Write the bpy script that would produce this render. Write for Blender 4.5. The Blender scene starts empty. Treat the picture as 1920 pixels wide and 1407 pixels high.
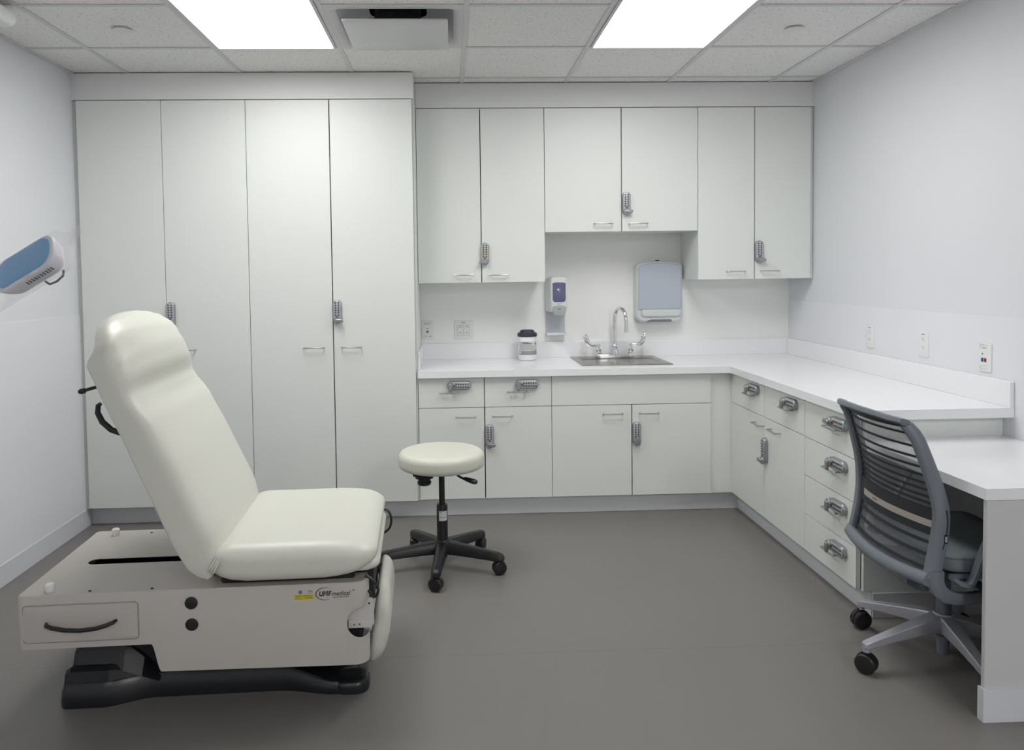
import bpy, bmesh, math, random
from mathutils import Vector, Matrix
random.seed(7)
C = bpy.context.scene.collection
R = math.radians
PI = math.pi

# ------------------------------------------------------------------ materials
MATS = {}
def mat(name, col, rough=0.5, metal=0.0, bump=0.0, bscale=300.0, var=0.0, vscale=4.0, spec=0.5, coat=0.0):
    if name in MATS: return MATS[name]
    m = bpy.data.materials.new(name); m.use_nodes = True
    nt = m.node_tree; b = nt.nodes['Principled BSDF']
    b.inputs['Roughness'].default_value = rough
    b.inputs['Metallic'].default_value = metal
    b.inputs['Specular IOR Level'].default_value = spec
    b.inputs['Coat Weight'].default_value = coat
    b.inputs['Base Color'].default_value = (*col, 1)
    tc = nt.nodes.new('ShaderNodeTexCoord')
    if var > 0:
        n = nt.nodes.new('ShaderNodeTexNoise'); n.inputs['Scale'].default_value = vscale; n.inputs['Detail'].default_value = 5
        nt.links.new(tc.outputs['Object'], n.inputs['Vector'])
        r = nt.nodes.new('ShaderNodeMapRange'); r.inputs['To Min'].default_value = 1 - var; r.inputs['To Max'].default_value = 1 + var
        nt.links.new(n.outputs['Fac'], r.inputs['Value'])
        mx = nt.nodes.new('ShaderNodeMix'); mx.data_type = 'RGBA'; mx.blend_type = 'MULTIPLY'; mx.inputs['Factor'].default_value = 1
        mx.inputs['A'].default_value = (*col, 1)
        nt.links.new(r.outputs['Result'], mx.inputs['B'])
        nt.links.new(mx.outputs['Result'], b.inputs['Base Color'])
    if bump > 0:
        n = nt.nodes.new('ShaderNodeTexNoise'); n.inputs['Scale'].default_value = bscale; n.inputs['Detail'].default_value = 3
        nt.links.new(tc.outputs['Object'], n.inputs['Vector'])
        bp = nt.nodes.new('ShaderNodeBump'); bp.inputs['Strength'].default_value = bump; bp.inputs['Distance'].default_value = 0.002
        nt.links.new(n.outputs['Fac'], bp.inputs['Height']); nt.links.new(bp.outputs['Normal'], b.inputs['Normal'])
    MATS[name] = m
    return m

def emit(name, col, s):
    m = bpy.data.materials.new(name); m.use_nodes = True; nt = m.node_tree
    b = nt.nodes['Principled BSDF']; b.inputs['Base Color'].default_value = (.9, .9, .9, 1)
    b.inputs['Emission Color'].default_value = (*col, 1); b.inputs['Emission Strength'].default_value = s
    return m

LIGHT = 10.7
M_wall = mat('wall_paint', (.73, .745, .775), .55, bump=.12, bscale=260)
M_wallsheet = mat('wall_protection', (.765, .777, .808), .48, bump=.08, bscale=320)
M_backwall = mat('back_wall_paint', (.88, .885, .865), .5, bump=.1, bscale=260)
M_soffit = mat('soffit_paint', (.76, .76, .75), .6, bump=.08)
M_cab = mat('laminate_white', (.745, .77, .74), .42, bump=.03, bscale=500, var=.012, vscale=2)
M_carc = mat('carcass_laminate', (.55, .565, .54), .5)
M_top = mat('solid_surface_white', (.86, .865, .885), .18, var=.01, vscale=60)
M_base = mat('vinyl_base', (.66, .67, .69), .42, bump=.03)
M_basew = mat('vinyl_base_pale', (.66, .67, .705), .4, bump=.03)
M_steel = mat('brushed_nickel', (.52, .51, .48), .32, 1.0)
M_sink = mat('satin_steel', (.33, .315, .285), .27, 1.0, bump=.04, bscale=900)
M_chrome = mat('chrome', (.78, .79, .80), .06, 1.0)
M_lock = mat('lock_zinc', (.36, .37, .39), .34, .75)
M_lockface = mat('lock_face', (.50, .51, .53), .45, .3)
M_lockbtn = mat('lock_button', (.10, .11, .13), .3, .3)
M_red = mat('red_plastic', (.22, .012, .02), .35)
M_blue = mat('blue_plastic', (.02, .09, .25), .35)
M_vinyl = mat('upholstery_vinyl', (.66, .66, .59), .36, bump=.10, bscale=700, spec=.5)
M_vinyl2 = mat('upholstery_vinyl_stool', (.66, .665, .58), .4, bump=.08, bscale=700)
M_beige = mat('powder_coated_beige', (.48, .452, .42), .5, bump=.10, bscale=900)
M_black = mat('black_plastic', (.012, .012, .014), .38, bump=.05, bscale=600)
M_blackm = mat('black_moulded_base', (.010, .011, .013), .30, bump=.03, bscale=400)
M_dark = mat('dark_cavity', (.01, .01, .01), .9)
M_white = mat('white_plastic', (.80, .81, .81), .35)
M_plate = mat('plate_plastic', (.78, .79, .78), .35)
M_ink = mat('printed_ink', (.025, .027, .035), .6)
M_inkgrey = mat('printed_grey', (.30, .31, .33), .6)
M_yellow = mat('yellow_sticker', (.62, .55, .03), .5)
M_greyframe = mat('chair_frame_grey', (.175, .195, .225), .42, .15, bump=.02)
M_greybase = mat('chair_base_metal', (.42, .43, .475), .38, .35)
M_fabric = mat('seat_fabric', (.17, .195, .21), .85, bump=.4, bscale=900)
M_strap = mat('chair_dark_band', (.018, .021, .026), .6)
M_tan = mat('tan_strip', (.40, .36, .32), .5)
M_sticker = mat('paper_sticker', (.72, .73, .75), .6)

def floor_mat():
    m = mat('vinyl_floor', (.190, .178, .168), .42, bump=.05, bscale=180)
    nt = m.node_tree; b = nt.nodes['Principled BSDF']
    tc = nt.nodes.new('ShaderNodeTexCoord')
    n1 = nt.nodes.new('ShaderNodeTexNoise'); n1.inputs['Scale'].default_value = 1.4; n1.inputs['Detail'].default_value = 6
    n2 = nt.nodes.new('ShaderNodeTexNoise'); n2.inputs['Scale'].default_value = 160; n2.inputs['Detail'].default_value = 2
    nt.links.new(tc.outputs['Object'], n1.inputs['Vector']); nt.links.new(tc.outputs['Object'], n2.inputs['Vector'])
    a = nt.nodes.new('ShaderNodeMath'); a.operation = 'MULTIPLY_ADD'; a.inputs[1].default_value = .10; a.inputs[2].default_value = .89
    nt.links.new(n1.outputs['Fac'], a.inputs[0])
    c = nt.nodes.new('ShaderNodeMath'); c.operation = 'MULTIPLY_ADD'; c.inputs[1].default_value = .12
    nt.links.new(n2.outputs['Fac'], c.inputs[0]); nt.links.new(a.outputs[0], c.inputs[2])
    # welded seam running across the room
    sx = nt.nodes.new('ShaderNodeSeparateXYZ'); nt.links.new(tc.outputs['Object'], sx.inputs[0])
    d = nt.nodes.new('ShaderNodeMath'); d.operation = 'SUBTRACT'; d.inputs[1].default_value = 2.79; nt.links.new(sx.outputs['Y'], d.inputs[0])
    e = nt.nodes.new('ShaderNodeMath'); e.operation = 'ABSOLUTE'; nt.links.new(d.outputs[0], e.inputs[0])
    f = nt.nodes.new('ShaderNodeMath'); f.operation = 'LESS_THAN'; f.inputs[1].default_value = .0015; nt.links.new(e.outputs[0], f.inputs[0])
    g = nt.nodes.new('ShaderNodeMath'); g.operation = 'MULTIPLY_ADD'; g.inputs[1].default_value = -.22; nt.links.new(f.outputs[0], g.inputs[0]); nt.links.new(c.outputs[0], g.inputs[2])
    mx = nt.nodes.new('ShaderNodeMix'); mx.data_type = 'RGBA'; mx.blend_type = 'MULTIPLY'; mx.inputs['Factor'].default_value = 1
    mx.inputs['A'].default_value = (.190, .178, .168, 1); nt.links.new(g.outputs[0], mx.inputs['B'])
    nt.links.new(mx.outputs['Result'], b.inputs['Base Color'])
    return m
M_floor = floor_mat()

def tile_mat():
    m = mat('acoustic_tile', (.84, .84, .82), .9, bump=.25, bscale=90)
    nt = m.node_tree; b = nt.nodes['Principled BSDF']; tc = nt.nodes.new('ShaderNodeTexCoord')
    mp = nt.nodes.new('ShaderNodeMapping'); mp.inputs['Scale'].default_value = (1, .8, 1)
    nt.links.new(tc.outputs['Object'], mp.inputs['Vector'])
    v = nt.nodes.new('ShaderNodeTexNoise'); v.inputs['Scale'].default_value = 85; v.inputs['Detail'].default_value = 2.5; v.inputs['Roughness'].default_value = .65
    nt.links.new(mp.outputs[0], v.inputs['Vector'])
    r = nt.nodes.new('ShaderNodeValToRGB')
    r.color_ramp.elements[0].position = .31; r.color_ramp.elements[0].color = (.52, .51, .49, 1)
    r.color_ramp.elements[1].position = .41; r.color_ramp.elements[1].color = (.84, .84, .82, 1)
    nt.links.new(v.outputs['Fac'], r.inputs['Fac']); nt.links.new(r.outputs['Color'], b.inputs['Base Color'])
    return m
M_tile = tile_mat()
M_grid = mat('ceiling_grid_paint', (.66, .66, .67), .5)

def film_mat(name, col, trans, rough):
    m = bpy.data.materials.new(name); m.use_nodes = True; nt = m.node_tree
    out = nt.nodes['Material Output']; b = nt.nodes['Principled BSDF']
    b.inputs['Base Color'].default_value = (*col, 1); b.inputs['Roughness'].default_value = rough
    t = nt.nodes.new('ShaderNodeBsdfTransparent'); mx = nt.nodes.new('ShaderNodeMixShader')
    n = nt.nodes.new('ShaderNodeTexNoise'); n.inputs['Scale'].default_value = 18; tc = nt.nodes.new('ShaderNodeTexCoord')
    nt.links.new(tc.outputs['Object'], n.inputs['Vector'])
    bp = nt.nodes.new('ShaderNodeBump'); bp.inputs['Strength'].default_value = .8; bp.inputs['Distance'].default_value = .01
    nt.links.new(n.outputs['Fac'], bp.inputs['Height']); nt.links.new(bp.outputs['Normal'], b.inputs['Normal'])
    mx.inputs['Fac'].default_value = 1 - trans
    nt.links.new(t.outputs[0], mx.inputs[1]); nt.links.new(b.outputs[0], mx.inputs[2]); nt.links.new(mx.outputs[0], out.inputs['Surface'])
    return m
M_film = film_mat('clear_plastic_film', (.85, .86, .9), .84, .08)

def mesh_mat():
    m = bpy.data.materials.new('knit_mesh'); m.use_nodes = True; nt = m.node_tree
    out = nt.nodes['Material Output']; b = nt.nodes['Principled BSDF']
    b.inputs['Base Color'].default_value = (.17, .18, .20, 1); b.inputs['Roughness'].default_value = .7
    t = nt.nodes.new('ShaderNodeBsdfTransparent'); mx = nt.nodes.new('ShaderNodeMixShader')
    tc = nt.nodes.new('ShaderNodeTexCoord')
    mp = nt.nodes.new('ShaderNodeMapping'); mp.inputs['Rotation'].default_value = (R(38), 0, 0)
    nt.links.new(tc.outputs['Object'], mp.inputs['Vector'])
    w = nt.nodes.new('ShaderNodeTexWave'); w.bands_direction = 'Y'; w.inputs['Scale'].default_value = 62; w.inputs['Distortion'].default_value = .4
    nt.links.new(mp.outputs[0], w.inputs['Vector'])
    r = nt.nodes.new('ShaderNodeMapRange'); r.inputs['From Min'].default_value = .35; r.inputs['From Max'].default_value = .65
    r.inputs['To Min'].default_value = .30; r.inputs['To Max'].default_value = .85
    nt.links.new(w.outputs['Fac'], r.inputs['Value']); nt.links.new(r.outputs['Result'], mx.inputs['Fac'])
    nt.links.new(t.outputs[0], mx.inputs[1]); nt.links.new(b.outputs[0], mx.inputs[2]); nt.links.new(mx.outputs[0], out.inputs['Surface'])
    return m
M_mesh = mesh_mat()

# ------------------------------------------------------------------ mesh helpers
def newbm(): return bmesh.new()

def obj(name, bm, m, parent=None, sharp=35, smooth=True):
    bmesh.ops.recalc_face_normals(bm, faces=bm.faces[:])
    me = bpy.data.meshes.new(name); bm.to_mesh(me); bm.free()
    for mm in (m if isinstance(m, (list, tuple)) else [m]): me.materials.append(mm)
    if smooth:
        for p in me.polygons: p.use_smooth = True
        me.set_sharp_from_angle(angle=R(sharp))
    o = bpy.data.objects.new(name, me); C.objects.link(o)
    if parent is not None: o.parent = parent
    return o

def thing(name, label, cat, loc=(0, 0, 0), rz=0, group=None):
    o = bpy.data.objects.new(name, None); C.objects.link(o); o.empty_display_size = .05
    o.location = loc; o.rotation_euler = (0, 0, rz); tag(o, label, cat, group)
    return o
def tag(o, label, cat, group=None):
    o['label'] = label; o['category'] = cat
    if group: o['group'] = group
    return o
def struct(o):
    o['kind'] = 'structure'; return o

def box(bm, x0, x1, y0, y1, z0, z1, bev=0.0, seg=2, mi=0, M=None):
    r = bmesh.ops.create_cube(bm, size=1.0)
    vs = r['verts']
    for v in vs:
        v.co = Vector(((x0 + x1) / 2 + v.co.x * (x1 - x0), (y0 + y1) / 2 + v.co.y * (y1 - y0), (z0 + z1) / 2 + v.co.z * (z1 - z0)))
    fs = list({f for v in vs for f in v.link_faces})
    if bev > 0:
        es = list({e for v in vs for e in v.link_edges})
        rr = bmesh.ops.bevel(bm, geom=es, offset=bev, segments=seg, affect='EDGES', profile=.5)
        fs = rr['faces'] + [f for f in fs if f.is_valid]
        vs = list({v for f in fs if f.is_valid for v in f.verts})
    for f in fs:
        if f.is_valid: f.material_index = mi
    if M is not None:
        for v in vs: v.co = M @ v.co
    return vs

def tube(bm, pts, r, seg=12, caps=True, mi=0, flat=1.0, up=None):
    pts = [Vector(p) for p in pts]; n = len(pts)
    rs = r if isinstance(r, (list, tuple)) else [r] * n
    rings = []
    t0 = (pts[1] - pts[0]).normalized()
    ref = Vector(up) if up else (Vector((0, 0, 1)) if abs(t0.z) < .9 else Vector((1, 0, 0)))
    nrm = (ref - t0 * ref.dot(t0)).normalized()
    for i in range(n):
        t = (pts[min(i + 1, n - 1)] - pts[max(i - 1, 0)]).normalized()
        nrm = (nrm - t * nrm.dot(t)).normalized(); bn = t.cross(nrm)
        rings.append([bm.verts.new(pts[i] + (nrm * math.cos(2 * PI * k / seg) * flat + bn * math.sin(2 * PI * k / seg)) * rs[i]) for k in range(seg)])
    for i in range(n - 1):
        for k in range(seg):
            f = bm.faces.new((rings[i][k], rings[i][(k + 1) % seg], rings[i + 1][(k + 1) % seg], rings[i + 1][k])); f.material_index = mi
    if caps:
        bm.faces.new(rings[0]).material_index = mi; bm.faces.new(rings[-1][::-1]).material_index = mi
    return rings

def lathe(bm, prof, seg=32, cx=0, cy=0, cz=0, axis='z', mi=0, M=None):
    """prof: list of (radius, height)"""
    rings = []
    for r, h in prof:
        row = []
        for k in range(seg):
            a = 2 * PI * k / seg
            p = Vector((r * math.cos(a), r * math.sin(a), h))
            if axis == 'y': p = Vector((p.x, p.z, p.y))
            if axis == 'x': p = Vector((p.z, p.x, p.y))
            p += Vector((cx, cy, cz))
            if M is not None: p = M @ p
            row.append(bm.verts.new(p))
        rings.append(row)
    for i in range(len(rings) - 1):
        for k in range(seg):
            f = bm.faces.new((rings[i][k], rings[i][(k + 1) % seg], rings[i + 1][(k + 1) % seg], rings[i + 1][k])); f.material_index = mi
    bm.faces.new(rings[0]).material_index = mi; bm.faces.new(rings[-1][::-1]).material_index = mi
    return rings

def loft(bm, rings, mi=0, caps=True):
    vr = [[bm.verts.new(Vector(p)) for p in ring] for ring in rings]; n = len(vr[0])
    for i in range(len(vr) - 1):
        for k in range(n):
            bm.faces.new((vr[i][k], vr[i][(k + 1) % n], vr[i + 1][(k + 1) % n], vr[i + 1][k])).material_index = mi
    if caps:
        bm.faces.new(vr[0]).material_index = mi; bm.faces.new(vr[-1][::-1]).material_index = mi
    return vr

def rrect(x0, x1, y0, y1, r, seg=8):
    """rounded rectangle outline; r = one radius or (r at x0y0, x1y0, x1y1, x0y1)"""
    rr = r if isinstance(r, (list, tuple)) else [r] * 4
    out = []
    for (cx, cy, a, q) in ((x0 + rr[0], y0 + rr[0], 180, rr[0]), (x1 - rr[1], y0 + rr[1], 270, rr[1]), (x1 - rr[2], y1 - rr[2], 0, rr[2]), (x0 + rr[3], y1 - rr[3], 90, rr[3])):
        for k in range(seg + 1):
            t = R(a + 90 * k / seg)
            out.append((cx + q * math.cos(t), cy + q * math.sin(t)))
    return out

def resample(out, step):
    res = []
    for i in range(len(out)):
        a = Vector(out[i]); b = Vector(out[(i + 1) % len(out)]); d = (b - a).length
        if d < 1e-7: continue
        k = max(1, int(round(d / step)))
        for j in range(k): res.append(tuple(a.lerp(b, j / k)))
    return res

def pad(bm, out, z0, z1, rt, rb=None, seg=6, inner=6, fn=None, mi=0, step=None):
    """soft slab over a convex outline: rounded rims, concentric rings on both faces. fn deforms (x,y,z)."""
    rb = rt if rb is None else rb
    if step: out = resample(out, step)
    n = len(out); P = [Vector(p) for p in out]
    nr = []
    for i in range(n):
        t = (P[(i + 1) % n] - P[i - 1]); t = t.normalized() if t.length > 1e-9 else Vector((1, 0))
        nr.append(Vector((-t.y, t.x)))
    cen = sum(P, Vector((0, 0))) / n
    def ring(off, z): return [(P[i].x + nr[i].x * off, P[i].y + nr[i].y * off, z) for i in range(n)]
    def scaled(base, s): return [(cen.x + (p[0] - cen.x) * s, cen.y + (p[1] - cen.y) * s, p[2]) for p in base]
    rings = []
    bot = ring(rb, z0)
    for k in range(1, inner + 1): rings.append(scaled(bot, k / (inner + 1)))
    for k in range(seg + 1):
        a = PI / 2 * k / seg; rings.append(ring(rb * (1 - math.sin(a)), z0 + rb * (1 - math.cos(a))))
    if z1 - rt > z0 + rb + 1e-6:
        rings.append(ring(0, (z0 + rb + z1 - rt) / 2))
    for k in range(seg + 1):
        a = PI / 2 * k / seg; rings.append(ring(rt * (1 - math.cos(a)), z1 - rt + rt * math.sin(a)))
    top = ring(rt, z1)
    for k in range(inner, 0, -1): rings.append(scaled(top, k / (inner + 1)))
    if fn: rings = [[fn(*p) for p in r] for r in rings]
    return loft(bm, rings, mi)

def xf(bm_verts, M):
    for v in bm_verts: v.co = M @ v.co

def text_obj(name, s, size, m, parent, M, shear=0.0, bold=0.0, extrude=.0004, align='LEFT', sx=1.0):
    cu = bpy.data.curves.new(name, 'FONT'); cu.body = s; cu.size = size; cu.shear = shear; cu.offset = bold; cu.extrude = extrude; cu.align_x = align
    cu.resolution_u = 3
    t = bpy.data.objects.new(name, cu); C.objects.link(t)
    bpy.context.view_layer.update()
    me = bpy.data.meshes.new_from_object(t.evaluated_get(bpy.context.evaluated_depsgraph_get()))
    bpy.data.objects.remove(t); bpy.data.curves.remove(cu)
    me.transform(Matrix.Diagonal((sx, 1, 1, 1))); me.transform(M)
    me.materials.clear(); me.materials.append(m)
    o = bpy.data.objects.new(name, me); C.objects.link(o); o.parent = parent
    return o
def face_front(x, y, z):   # text plane facing -y, reading along +x
    return Matrix.Translation((x, y, z)) @ Matrix.Rotation(PI / 2, 4, 'X')

# ------------------------------------------------------------------ room dimensions (metres, camera stands over the origin)
XL, XR, HC = -2.044, 2.185, 2.499
YB, YF = 4.968, -4.0
YT, YU, YD, YC = 4.361, 4.617, 4.380, 4.352      # tall doors, wall cabinet doors, base doors, worktop edge
YK = 4.435                                        # toe kick plane
T = .6096; X0, Y1 = .0843, 3.901                  # ceiling grid
XT = [-2.022 + .4558 * i for i in range(5)]
ZT, ZK = 2.3525, .1064
ZCT, ZCB = .8403, .8025
XRF, XCE, XKR = 1.6006, 1.5775, 1.655
YEND = 2.9326

def wallbox(name, x0, x1, y0, y1, z0, z1, m):
    bm = newbm(); box(bm, x0, x1, y0, y1, z0, z1); return struct(obj(name, bm, m, smooth=False))
wallbox('floor', XL - .1, XR + .1, YF - .1, YB + .1, -.1, 0, M_floor)
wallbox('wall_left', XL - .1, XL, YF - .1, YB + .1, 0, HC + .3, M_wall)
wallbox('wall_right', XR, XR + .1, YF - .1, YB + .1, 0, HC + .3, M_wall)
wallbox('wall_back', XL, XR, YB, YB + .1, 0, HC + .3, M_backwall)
wallbox('wall_front', XL, XR, YF - .1, YF, 0, HC + .3, M_wall)
# wall protection sheets (lower part of the side walls)
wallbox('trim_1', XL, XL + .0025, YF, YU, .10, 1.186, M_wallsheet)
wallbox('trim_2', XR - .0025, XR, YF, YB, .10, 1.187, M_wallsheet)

# ceiling: one slab of tiles (open where fixtures sit) with its T-bar grid as a part
bm = newbm()
ks = [XL] + [X0 + k * T for k in range(-3, 4)] + [XR]
js = [YF] + [Y1 + j * T for j in range(-12, 2)] + [YB]
def cell_open(xm, ym):
    a = math.floor((xm - X0) / T); b = math.floor((ym - Y1) / T)
    if a in (-2, 1) and b in (-1, -2): return True
    if a in (-2, 2) and b in (-9, -10): return True
    if a == -1 and b == -1: return True
    return False
for i in range(len(ks) - 1):
    for j in range(len(js) - 1):
        if cell_open((ks[i] + ks[i + 1]) / 2, (js[j] + js[j + 1]) / 2): continue
        vs = [bm.verts.new((x, y, HC + .005)) for x, y in ((ks[i], js[j]), (ks[i + 1], js[j]), (ks[i + 1], js[j + 1]), (ks[i], js[j + 1]))]
        bm.faces.new(vs)
ceil_o = obj('ceiling', bm, M_tile, smooth=False); struct(ceil_o)
bm = newbm()
hb = .0115
for k in range(-3, 4): box(bm, X0 + k * T - hb, X0 + k * T + hb, YF, YU, HC, HC + .004)
for j in range(-12, 2):
    for i in range(len(ks) - 1):
        if cell_open((ks[i] + ks[i + 1]) / 2, Y1 + j * T - .1) and cell_open((ks[i] + ks[i + 1]) / 2, Y1 + j * T + .1): continue
        box(bm, ks[i], ks[i + 1], Y1 + j * T - hb, Y1 + j * T + hb, HC + .0006, HC + .0046)
box(bm, XL, XL + .02, YF, YT, HC - .004, HC + .004); box(bm, XR - .02, XR, YF, YU, HC - .004, HC + .004)
obj('ceiling_grid', bm, M_grid, ceil_o, smooth=False)

# soffit panels above the cabinets
wallbox('trim_3', XL, XT[4] + .006, YT, YB, ZT + .003, HC - .001, M_soffit)
wallbox('trim_4', XT[4] + .008, XR, YU, YB, ZT + .003, HC - .001, M_soffit)
# skirting
def base_strip(name, x0, x1, y0, y1, h, m):
    bm = newbm(); box(bm, x0, x1, y0, y1, 0, h, .0015, 1); return struct(obj(name, bm, m))
base_strip('baseboard_left', XL, XL + .006, YF, YK, .102, M_basew)
base_strip('baseboard_back', XL + .006, XKR, YK - .004, YK, .1, M_base)
base_strip('baseboard_right', XKR - .004, XKR, 2.99, YK - .004, .1, M_base)

# ------------------------------------------------------------------ ceiling fixtures
M_em = emit('light_panel', (1.0, .995, .985), LIGHT)
M_em2 = emit('fill_panel_left', (1.0, .995, .985), LIGHT * .9)  # unseen fill panels added behind the camera to brighten the front faces
M_em3 = emit('fill_panel_right', (1.0, .995, .985), LIGHT * 3.6)
def ceiling_light(k, label, j=0):
    x0, x1 = X0 + k * T + .014, X0 + (k + 1) * T - .014; y1, y0 = Y1 + j * T - .006, Y1 + (j - 2) * T + .014
    t = thing('ceiling_light', label, 'ceiling light', ((x0 + x1) / 2, (y0 + y1) / 2, HC), 0, 'recessed ceiling light panels')
    w, d = (x1 - x0) / 2, (y1 - y0) / 2
    bm = newbm(); e = .014
    box(bm, -w, w, -d, -d + e, -.004, .05); box(bm, -w, w, d - .004, d, -.004, .05)
    box(bm, -w, -w + e, -d + e, d - .004, -.004, .05); box(bm, w - e, w, -d + e, d - .004, -.004, .05)
    box(bm, -w, w, -d, d, .052, .056)
    obj('light_frame', bm, M_grid, t, smooth=False)
    bm = newbm(); box(bm, -w + e, w - e, -d + e, d - .004, .002, .006); obj('light_diffuser', bm, M_em if j == 0 else (M_em2 if k < 0 else M_em3), t, smooth=False)
    return t
ceiling_light(-2, 'glowing white ceiling light panel on the left, above the exam table side')
ceiling_light(1, 'glowing white ceiling light panel on the right, toward the sink side')
ceiling_light(-2, 'added unseen fill light panel behind the viewpoint, left', -8)  # added fill pair, out of view, stronger on the right
ceiling_light(2, 'added unseen fill light panel behind the viewpoint, right', -8)

t = thing('air_diffuser', 'square white air vent with a lowered plate in the ceiling between the lights', 'air vent', (X0 - T / 2, Y1 - T / 2, HC))
bm = newbm(); a = T / 2 - .012
def sq(h, z): return [(-h, -h, z), (h, -h, z), (h, h, z), (-h, h, z)]
def sq2(h, z, r=.03): return [(x, y, z) for x, y in rrect(-h, h, -h, h, r, 4)]
loft(bm, [sq2(a, .006, .002), sq2(a, 0, .002), sq2(.27, 0, .02), sq2(.25, .01, .04), sq2(.235, .04, .05), sq2(.17, .085, .06), sq2(.13, .09, .06)], caps=False)
obj('vent_frame', bm, M_grid, t)
bm = newbm(); pad(bm, rrect(-.226, .226, -.226, .226, .012, 4), -.033, -.025, .003, seg=2, inner=1); obj('vent_plate', bm, mat('vent_white', (.66, .665, .67), .4), t)
bm = newbm(); lathe(bm, [(.105, .045), (.105, .09), (.103, .16), (.02, .16)], 32); obj('duct_neck', bm, M_dark, t)
for x in (-.14, .10):
    bm = newbm(); poly = [(.12, -.027), (.14, -.027), (.14, .03), (.25, .05), (.25, .085), (.12, .085)]
    loft(bm, [[(x, y, z) for y, z in poly], [(x + .018, y, z) for y, z in poly]])
    obj('vent_bracket', bm, M_grid, t, smooth=False)

def sprinkler(x, y, label):
    bm = newbm(); lathe(bm, [(.037, -.0045), (.0415, -.004), (.042, -.003), (.030, -.0025), (.030, .0045), (.001, .0045)], 32)
    o = obj('ceiling_sprinkler', bm, [M_tile]); o.location = (x, y, HC); tag(o, label, 'sprinkler cover', 'round sprinkler covers')
M_cover = mat('cover_paint', (.78, .78, .765), .7)
for x, y, l in ((-1.452, 3.60, 'flush round sprinkler cover in the ceiling left of the left light panel'), (1.604, 3.60, 'flush round sprinkler cover in the ceiling right of the right light panel')):
    sprinkler(x, y, l)
for o in C.objects:
    if o.name.startswith('ceiling_sprinkler'): o.data.materials.clear(); o.data.materials.append(M_cover)

bm = newbm(); pad(bm, rrect(-.12, .12, -.36, .36, .04, 6), -.085, -.02, .02, .03, inner=2)
box(bm, -.08, .08, -.3, .3, -.024, .0)
o = obj('ceiling_housing', bm, M_white); o.location = (-1.865, 2.95, HC - .0005)
tag(o, 'white housing fixed under the ceiling in the far top left corner of the view', 'ceiling fixture')

# ------------------------------------------------------------------ cabinet hardware
def handle_mesh():
    bm = newbm(); w = .054; d = .030
    tube(bm, [(-w, 0, 0), (-w, -d * .7, 0), (-w + .0022, -d * .93, 0), (-w + .008, -d, 0), (w - .008, -d, 0), (w - .0022, -d * .93, 0), (w, -d * .7, 0), (w, 0, 0)], .0036, 8)
    return bm
def add_handle(x, z, parent, y=0):
    o = obj('handle', handle_mesh(), M_steel, parent); o.location = (x, y, z); return o

def add_lock(x, z, parent, kind='v', lever='right', y=0):
    """electronic keypad lock: body with rounded ends, keypad, red key, thumb lever. kind v = upright, h = lying with the lever at left"""
    root = bpy.data.objects.new('tmp', None)
    bm = newbm(); w, h = .0245, .066
    M = Matrix.Rotation(PI / 2, 4, 'X')      # slab z -> -y
    vr = pad(bm, rrect(-w, w, -h, h, .0235, 8), 0, .020, .006, .0005, seg=4, inner=1)
    xf([v for v in bm.verts], M)
    body = obj('keypad_lock', bm, M_lock, parent)
    bm = newbm(); pad(bm, rrect(-.0195, .0195, -.036, .061, (.004, .004, .0185, .0185), 6), .019, .0212, .001, seg=2, inner=0)
    xf([v for v in bm.verts], M)
    obj('keypad', bm, M_lockface, body)
    bm = newbm()
    for r_ in range(6):
        for c_ in (-1, 1):
            lathe(bm, [(.0050, -.0208), (.0050, -.0225), (.0038, -.0238)], 10, c_ * .0085, 0, .050 - r_ * .0135, 'y')
    obj('keypad_buttons', bm, M_lockbtn, body)
    bm = newbm(); lathe(bm, [(.0062, -.0208), (.0062, -.0235), (.005, -.0245)], 14, 0, 0, -.0285, 'y'); obj('red_button', bm, M_red, body)
    bm = newbm()
    lathe(bm, [(.020, -.019), (.020, -.026), (.017, -.030)], 20, 0, 0, -.050, 'y')
    vs = pad(bm, rrect(-.0105, .0105, -.012, .034, .0104, 6), .026, .038, .004, seg=3, inner=1)
    ang = {'right': -90, 'left': 90, 'up': 0, 'down': 180}[lever]
    if kind == 'h': ang = {'down': -90, 'left': 180}[lever]
    MM = Matrix.Translation((0, 0, -.050)) @ Matrix.Rotation(R(-ang), 4, 'Y') @ M
    for ring in vs:
        for v in ring: v.co = MM @ v.co
    obj('thumb_lever', bm, M_lock, body)
    body.location = (x, y, z)
    if kind == 'h': body.rotation_euler = (0, R(90), 0)
    return body

def door(name, x0, x1, z0, z1, parent, gap=.0016, th=.019, gl=None, gr=None):
    gl = gap if gl is None else gl; gr = gap if gr is None else gr
    bm = newbm(); box(bm, x0 + gl, x1 - gr, 0, th, z0 + gap, z1 - gap, .0008, 1)
    return obj(name, bm, M_cab, parent)
def gap_shade(x0, x1, z0, z1, parent):  # near-black sheet behind the fronts, painted shade for the door gaps
    bm = newbm(); box(bm, x0 + .003, x1 - .003, .0205, .0224, z0 + .003, z1 - .003); return obj('gap_shade_panel', bm, M_dark, parent, smooth=False)
def carcass(x0, x1, z0, z1, depth, parent, name='cabinet_body', x0f=None):
    bm = newbm(); box(bm, x0 + .0006, x1 - .0006, .0225, depth, z0, z1); o = obj(name, bm, M_carc, parent, smooth=False); gap_shade(x0, x1, z0, z1, parent); return o

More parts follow.
